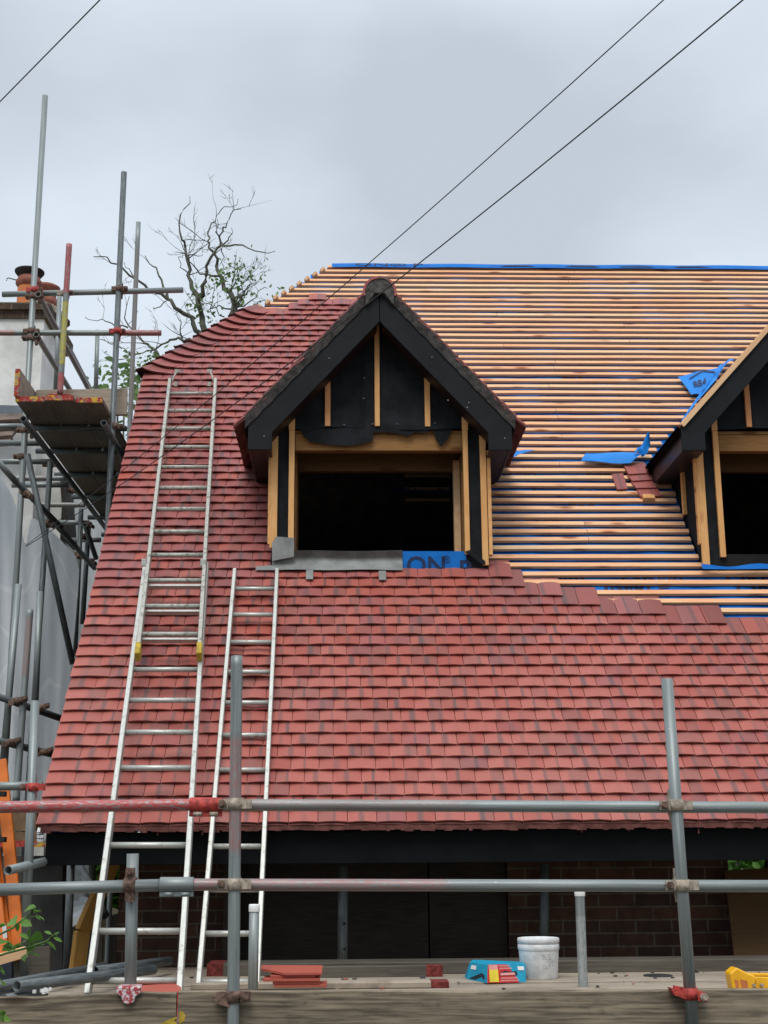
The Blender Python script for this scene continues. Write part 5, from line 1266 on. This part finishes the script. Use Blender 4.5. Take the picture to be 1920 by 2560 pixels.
bush('garden_hedge', [(P(170, 2200, 17), 1.0), (P(225, 2190, 17), 1.1), (P(280, 2260, 17), 1.0), (P(275, 2340, 17), .9), (P(270, 2400, 16.5), .8), (P(120, 2250, 17.5), 1.0), (P(240, 2440, 17), 1.0)], 1500, .13, 'leafy green hedge behind the shed and the eaves corner', 'hedge', seed=3)
bush('garden_hedge', [(P(1840, 2150, 19.5), 1.1), (P(1930, 2150, 19.5), 1.2), (P(2030, 2160, 19.5), 1.2)], 1300, .13, 'bright green hedge seen through the gap above the hardboard', 'hedge', seed=4)
bush('tall_shrub', [(P(205, 1300, 19), .45), (P(235, 1345, 19), .5), (P(190, 1395, 19), .55), (P(228, 1400, 18.5), .45), (P(240, 1300, 19.5), .3)], 1150, .14, 'leafy shrub in the gap between netting and red roof', 'shrub', 'leaf_tree', seed=5)
bush('tall_shrub', [(P(295, 975, 21), .55), (P(330, 930, 21.5), .45), (P(268, 985, 21), .42), (P(345, 950, 22), .4), (P(310, 1035, 21), .5)], 230, .15, 'light green treetop showing just above the left roof corner', 'shrub', 'leaf_tree', seed=6)
# bare tree behind the roof
def Z(q): return (q[0]/3.072+180, q[1]/3.072+480)
tree = thing('bare_tree', P(560, 2000, 21)*1.0, 'nearly bare tree with crooked branches behind the half-tiled roof', 'tree')
tree.location.z = GROUND
rnd = random.Random(21); tw = MB(); lv = MB()
TREE_Y = 21.0
def limb(pts, r0, r1, dy=0.0, twigs=1.0, wig=.05):
    n = len(pts); P3 = []
    for k, q in enumerate(pts):
        a, b = Z(q); t = k/(n-1); P3.append(P(a, b, TREE_Y+dy*t+rnd.uniform(-.12, .12)))
    out = [P3[0]]
    for k in range(1, n):
        m_ = (P3[k-1]+P3[k])/2+V((rnd.uniform(-wig, wig), rnd.uniform(-wig, wig), rnd.uniform(-wig, wig))); out += [m_, P3[k]]
    N_ = len(out); rr = [r0+(r1-r0)*(k/(N_-1))**.8 for k in range(N_)]
    rr = [max(.0055, q*.62) for q in rr]; tw.path(out, rr, 7)
    for k in range(1, N_-1):
        if rnd.random() < .36*twigs:
            d = (out[k+1]-out[k-1]).normalized(); twig(out[k], (d*.5+V((rnd.uniform(-1, 1), rnd.uniform(-.6, .6), rnd.uniform(-.5, .9)))).normalized(), rnd.uniform(.25, .75), rr[k]*.45, 2)
    return out
def twig(p, d, L, r, depth):
    r = max(.0042, min(r, .011)); pts = [p]; n = 5; q = V(p); d = V(d)
    for k in range(n):
        d = (d+V((rnd.uniform(-.5, .5), rnd.uniform(-.4, .4), rnd.uniform(-.35, .5)))*.55).normalized(); q = q+d*(L/n); pts.append(q)
    tw.path(pts, [r*(1-.75*k/n) for k in range(n+1)], 5)
    if depth > 0:
        for k in (2, 3, 4):
            if rnd.random() < .6: twig(pts[k], (d+V((rnd.uniform(-1, 1), rnd.uniform(-.6, .6), rnd.uniform(-.6, .9)))).normalized(), L*rnd.uniform(.35, .6), r*.55, depth-1)
limb([(1040, 1200), (1000, 1090), (930, 1010), (860, 935), (790, 890), (735, 825), (650, 775), (560, 715), (440, 640), (350, 555), (270, 500), (165, 498)], .085, .012, -1, .35)
limb([(735, 825), (700, 730), (665, 640), (620, 570), (560, 490)], .045, .012, .6, .3)
limb([(720, 840), (680, 880), (630, 885), (632, 910)], .02, .006, -.3, .5)
limb([(475, 655), (440, 590), (400, 540)], .02, .006, .3, .5)
limb([(1040, 1300), (1025, 1085), (1000, 960), (970, 860), (920, 740), (890, 640), (885, 520), (870, 420), (845, 370), (822, 240), (860, 130), (905, 35)], .105, .008, .5, .5)
limb([(885, 500), (850, 470), (795, 460)], .025, .006, 0, 1); limb([(890, 620), (830, 580), (815, 500), (850, 470)], .018, .006, 0, .6); limb([(885, 490), (930, 480), (1000, 490), (1040, 400)], .02, .006, 0, .5)
limb([(970, 830), (1000, 720), (1030, 640), (1030, 570), (1090, 470), (1140, 410), (1250, 405), (1350, 430), (1480, 465), (1560, 455)], .065, .008, -.8, .12)
limb([(1090, 470), (1050, 430), (1040, 380), (1040, 320), (1070, 240), (1110, 180), (1150, 130), (1230, 115), (1275, 55)], .035, .007, .5, .7)
limb([(1140, 410), (1130, 340), (1160, 270), (1190, 240), (1220, 170), (1240, 140), (1300, 130)], .035, .006, 0, 1); limb([(1130, 340), (1105, 310), (1130, 250), (1115, 205)], .02, .005, 0, 1)
limb([(1140, 410), (1200, 370), (1230, 320), (1225, 275)], .028, .006, 0, .8); limb([(1150, 440), (1170, 500), (1165, 570), (1175, 640)], .018, .006, .2, 1)
limb([(1230, 1060), (1225, 960), (1250, 860), (1215, 770), (1160, 680), (1110, 570), (1095, 480), (1140, 420)], .12, .025, .5, .7)
limb([(1250, 860), (1290, 800), (1325, 755)], .06, .035, 0, .6); limb([(1140, 645), (1040, 630), (960, 595), (920, 550), (890, 500)], .035, .01, 0, .5)
limb([(990, 1130), (900, 1130), (850, 1140), (800, 1130), (740, 1150), (690, 1170), (640, 1210), (580, 1215), (510, 1240), (420, 1280), (300, 1290)], .05, .007, -.6, .6)
limb([(690, 1420), (670, 1300), (650, 1230), (600, 1190), (550, 1160), (510, 1110), (430, 1020), (410, 930), (440, 800)], .065, .008, .5, .7)
limb([(850, 1140), (830, 1060), (820, 980), (785, 940)], .025, .006, 0, .8); limb([(430, 1040), (330, 1030), (250, 990), (190, 990), (100, 960)], .025, .006, 0, .8); limb([(480, 1240), (400, 1200), (300, 1170), (230, 1130)], .018, .005, 0, .9)
limb([(1240, 900), (1280, 880), (1380, 830), (1430, 760), (1500, 740)], .03, .006, 0, 1.2); limb([(1260, 860), (1330, 760), (1400, 700), (1470, 620)], .025, .006, 0, 1.2); limb([(1225, 900), (1130, 870), (1060, 860), (1000, 840)], .025, .006, 0, 1.0); limb([(1215, 770), (1250, 700), (1270, 600), (1330, 570)], .025, .006, 0, 1.3); limb([(1100, 960), (1060, 900), (1080, 800), (1100, 700)], .02, .006, 0, 1.2)
limb([(1250, 860), (1275, 740), (1335, 685), (1390, 630)], .025, .006, 0, 1.5); limb([(1215, 770), (1235, 690), (1275, 600)], .02, .006, 0, 1.5)
limb([(1170, 960), (1120, 920), (1090, 860), (1060, 900)], .02, .006, 0, 1.4); limb([(1420, 860), (1480, 830), (1520, 850)], .018, .005, 0, 1.4); limb([(1290, 800), (1300, 720), (1360, 660)], .02, .006, 0, 1.4)
for (zx, zy), n, r in (((1130, 740), 70, .30), ((1200, 670), 45, .22), ((1280, 600), 30, .18), ((1370, 640), 45, .25), ((1330, 690), 40, .25), ((1270, 720), 35, .22), ((1360, 860), 50, .22), ((960, 780), 18, .15), ((970, 880), 26, .15), ((1040, 940), 32, .16), ((600, 1275), 26, .17), ((680, 1290), 40, .2), ((540, 1370), 60, .26), ((460, 1400), 50, .26), ((1575, 800), 14, .1), ((1050, 780), 15, .2), ((660, 1330), 20, .2)):
    c = P(*Z((zx, zy)), TREE_Y)
    for _ in range(int(n*.62)): leaf(lv, c+V((rnd.gauss(0, r*.6), rnd.gauss(0, r), rnd.gauss(0, r*.6))), rnd.uniform(.05, .10), rnd, None, .6)
t3 = [P(*Z((1040, 1290)), TREE_Y), P(*Z((1100, 1500)), TREE_Y), P(*Z((1130, 1800)), TREE_Y)]; b3 = V((t3[-1].x, TREE_Y, GROUND))
tr = MB(); tr.path([b3, t3[2], t3[1], t3[0]], (.32, .24, .18, .12), 10); tr.path([t3[2], P(*Z((1200, 1400)), TREE_Y), P(*Z((1230, 1050)), TREE_Y)], (.2, .16, .12), 9); tr.path([t3[2], P(*Z((800, 1650)), TREE_Y), P(*Z((690, 1410)), TREE_Y)], (.14, .1, .065), 8)
tr.build('trunk', M['bark'], tree); tw.build('branches', M['bark'], tree); lv.build('leaves', M['leaf_tree'], tree)
# leafy shoot reaching in at the lower left, close to the camera
YF = 4.7; pl = thing('apple_shoot', V((-1.5, YF, GROUND)), 'leafy green shoot reaching in front of the left toe board', 'plant')
def W4(q): return P(q[0]/5.53, 2220+q[1]/5.53, YF+random.Random(q[0]*7+q[1]).uniform(-.05, .05))
st_ = MB(); lf = MB(); rnd = random.Random(9)
for pts, r in ((((-300, 1100), (-80, 960), (90, 900), (370, 830), (500, 785), (640, 740), (720, 670), (780, 640)), .0042), (((-200, 740), (0, 640), (180, 550), (270, 475), (400, 385), (465, 300), (470, 280)), .0038), (((370, 830), (390, 740), (400, 690)), .0026), (((640, 770), (560, 795), (500, 800)), .002), (((400, 410), (490, 390)), .0016), (((-300, 1300), (-100, 1220), (0, 1140)), .003), (((-300, 1750), (-60, 1760), (60, 1720)), .003), (((-250, 1250), (-300, 2600), (-320, 4200)), .007)):
    st_.path([W4(q) for q in pts], r, 6)
def lf4(a, b, w=.5):
    pa, pb = W4(a), W4(b); d = pb-pa; leaf(lf, pa, d.length, rnd, d, w)
for a, b, w in (((330, 330), (486, 250), .5), ((465, 345), (570, 310), .45), ((470, 350), (500, 290), .4), ((486, 375), (625, 445), .42), ((500, 370), (560, 440), .4), ((300, 470), (380, 380), .5), ((285, 470), (440, 520), .55), ((250, 490), (240, 605), .6), ((280, 480), (430, 460), .45), ((150, 430), (215, 510), .55), ((215, 505), (150, 420), .5), ((400, 700), (265, 640), .5), ((405, 690), (420, 565), .55), ((410, 700), (585, 690), .5), ((350, 740), (190, 840), .45), ((500, 760), (360, 900), .6), ((370, 900), (560, 940), .62), ((350, 910), (335, 1010), .5), ((330, 800), (220, 830), .4), ((200, 810), (0, 800), .55), ((190, 790), (30, 860), .5), ((60, 720), (0, 760), .6), ((715, 640), (610, 595), .45), ((735, 690), (870, 740), .5), ((730, 660), (820, 610), .3), ((640, 745), (790, 860), .48), ((720, 650), (660, 600), .35), ((0, 1140), (80, 1195), .5), ((0, 1120), (30, 1090), .5), ((-20, 1240), (50, 1330), .6), ((0, 1740), (100, 1680), .5), ((10, 1760), (150, 1840), .4), ((0, 1770), (90, 1720), .5), ((0, 1790), (60, 1850), .5), ((80, 520), (0, 490), .5), ((-30, 560), (90, 490), .5)):
    lf4(a, b, w)
st_.build('stem', M['leaf_tree'], pl); lf.build('leaves', M['leaf'], pl)
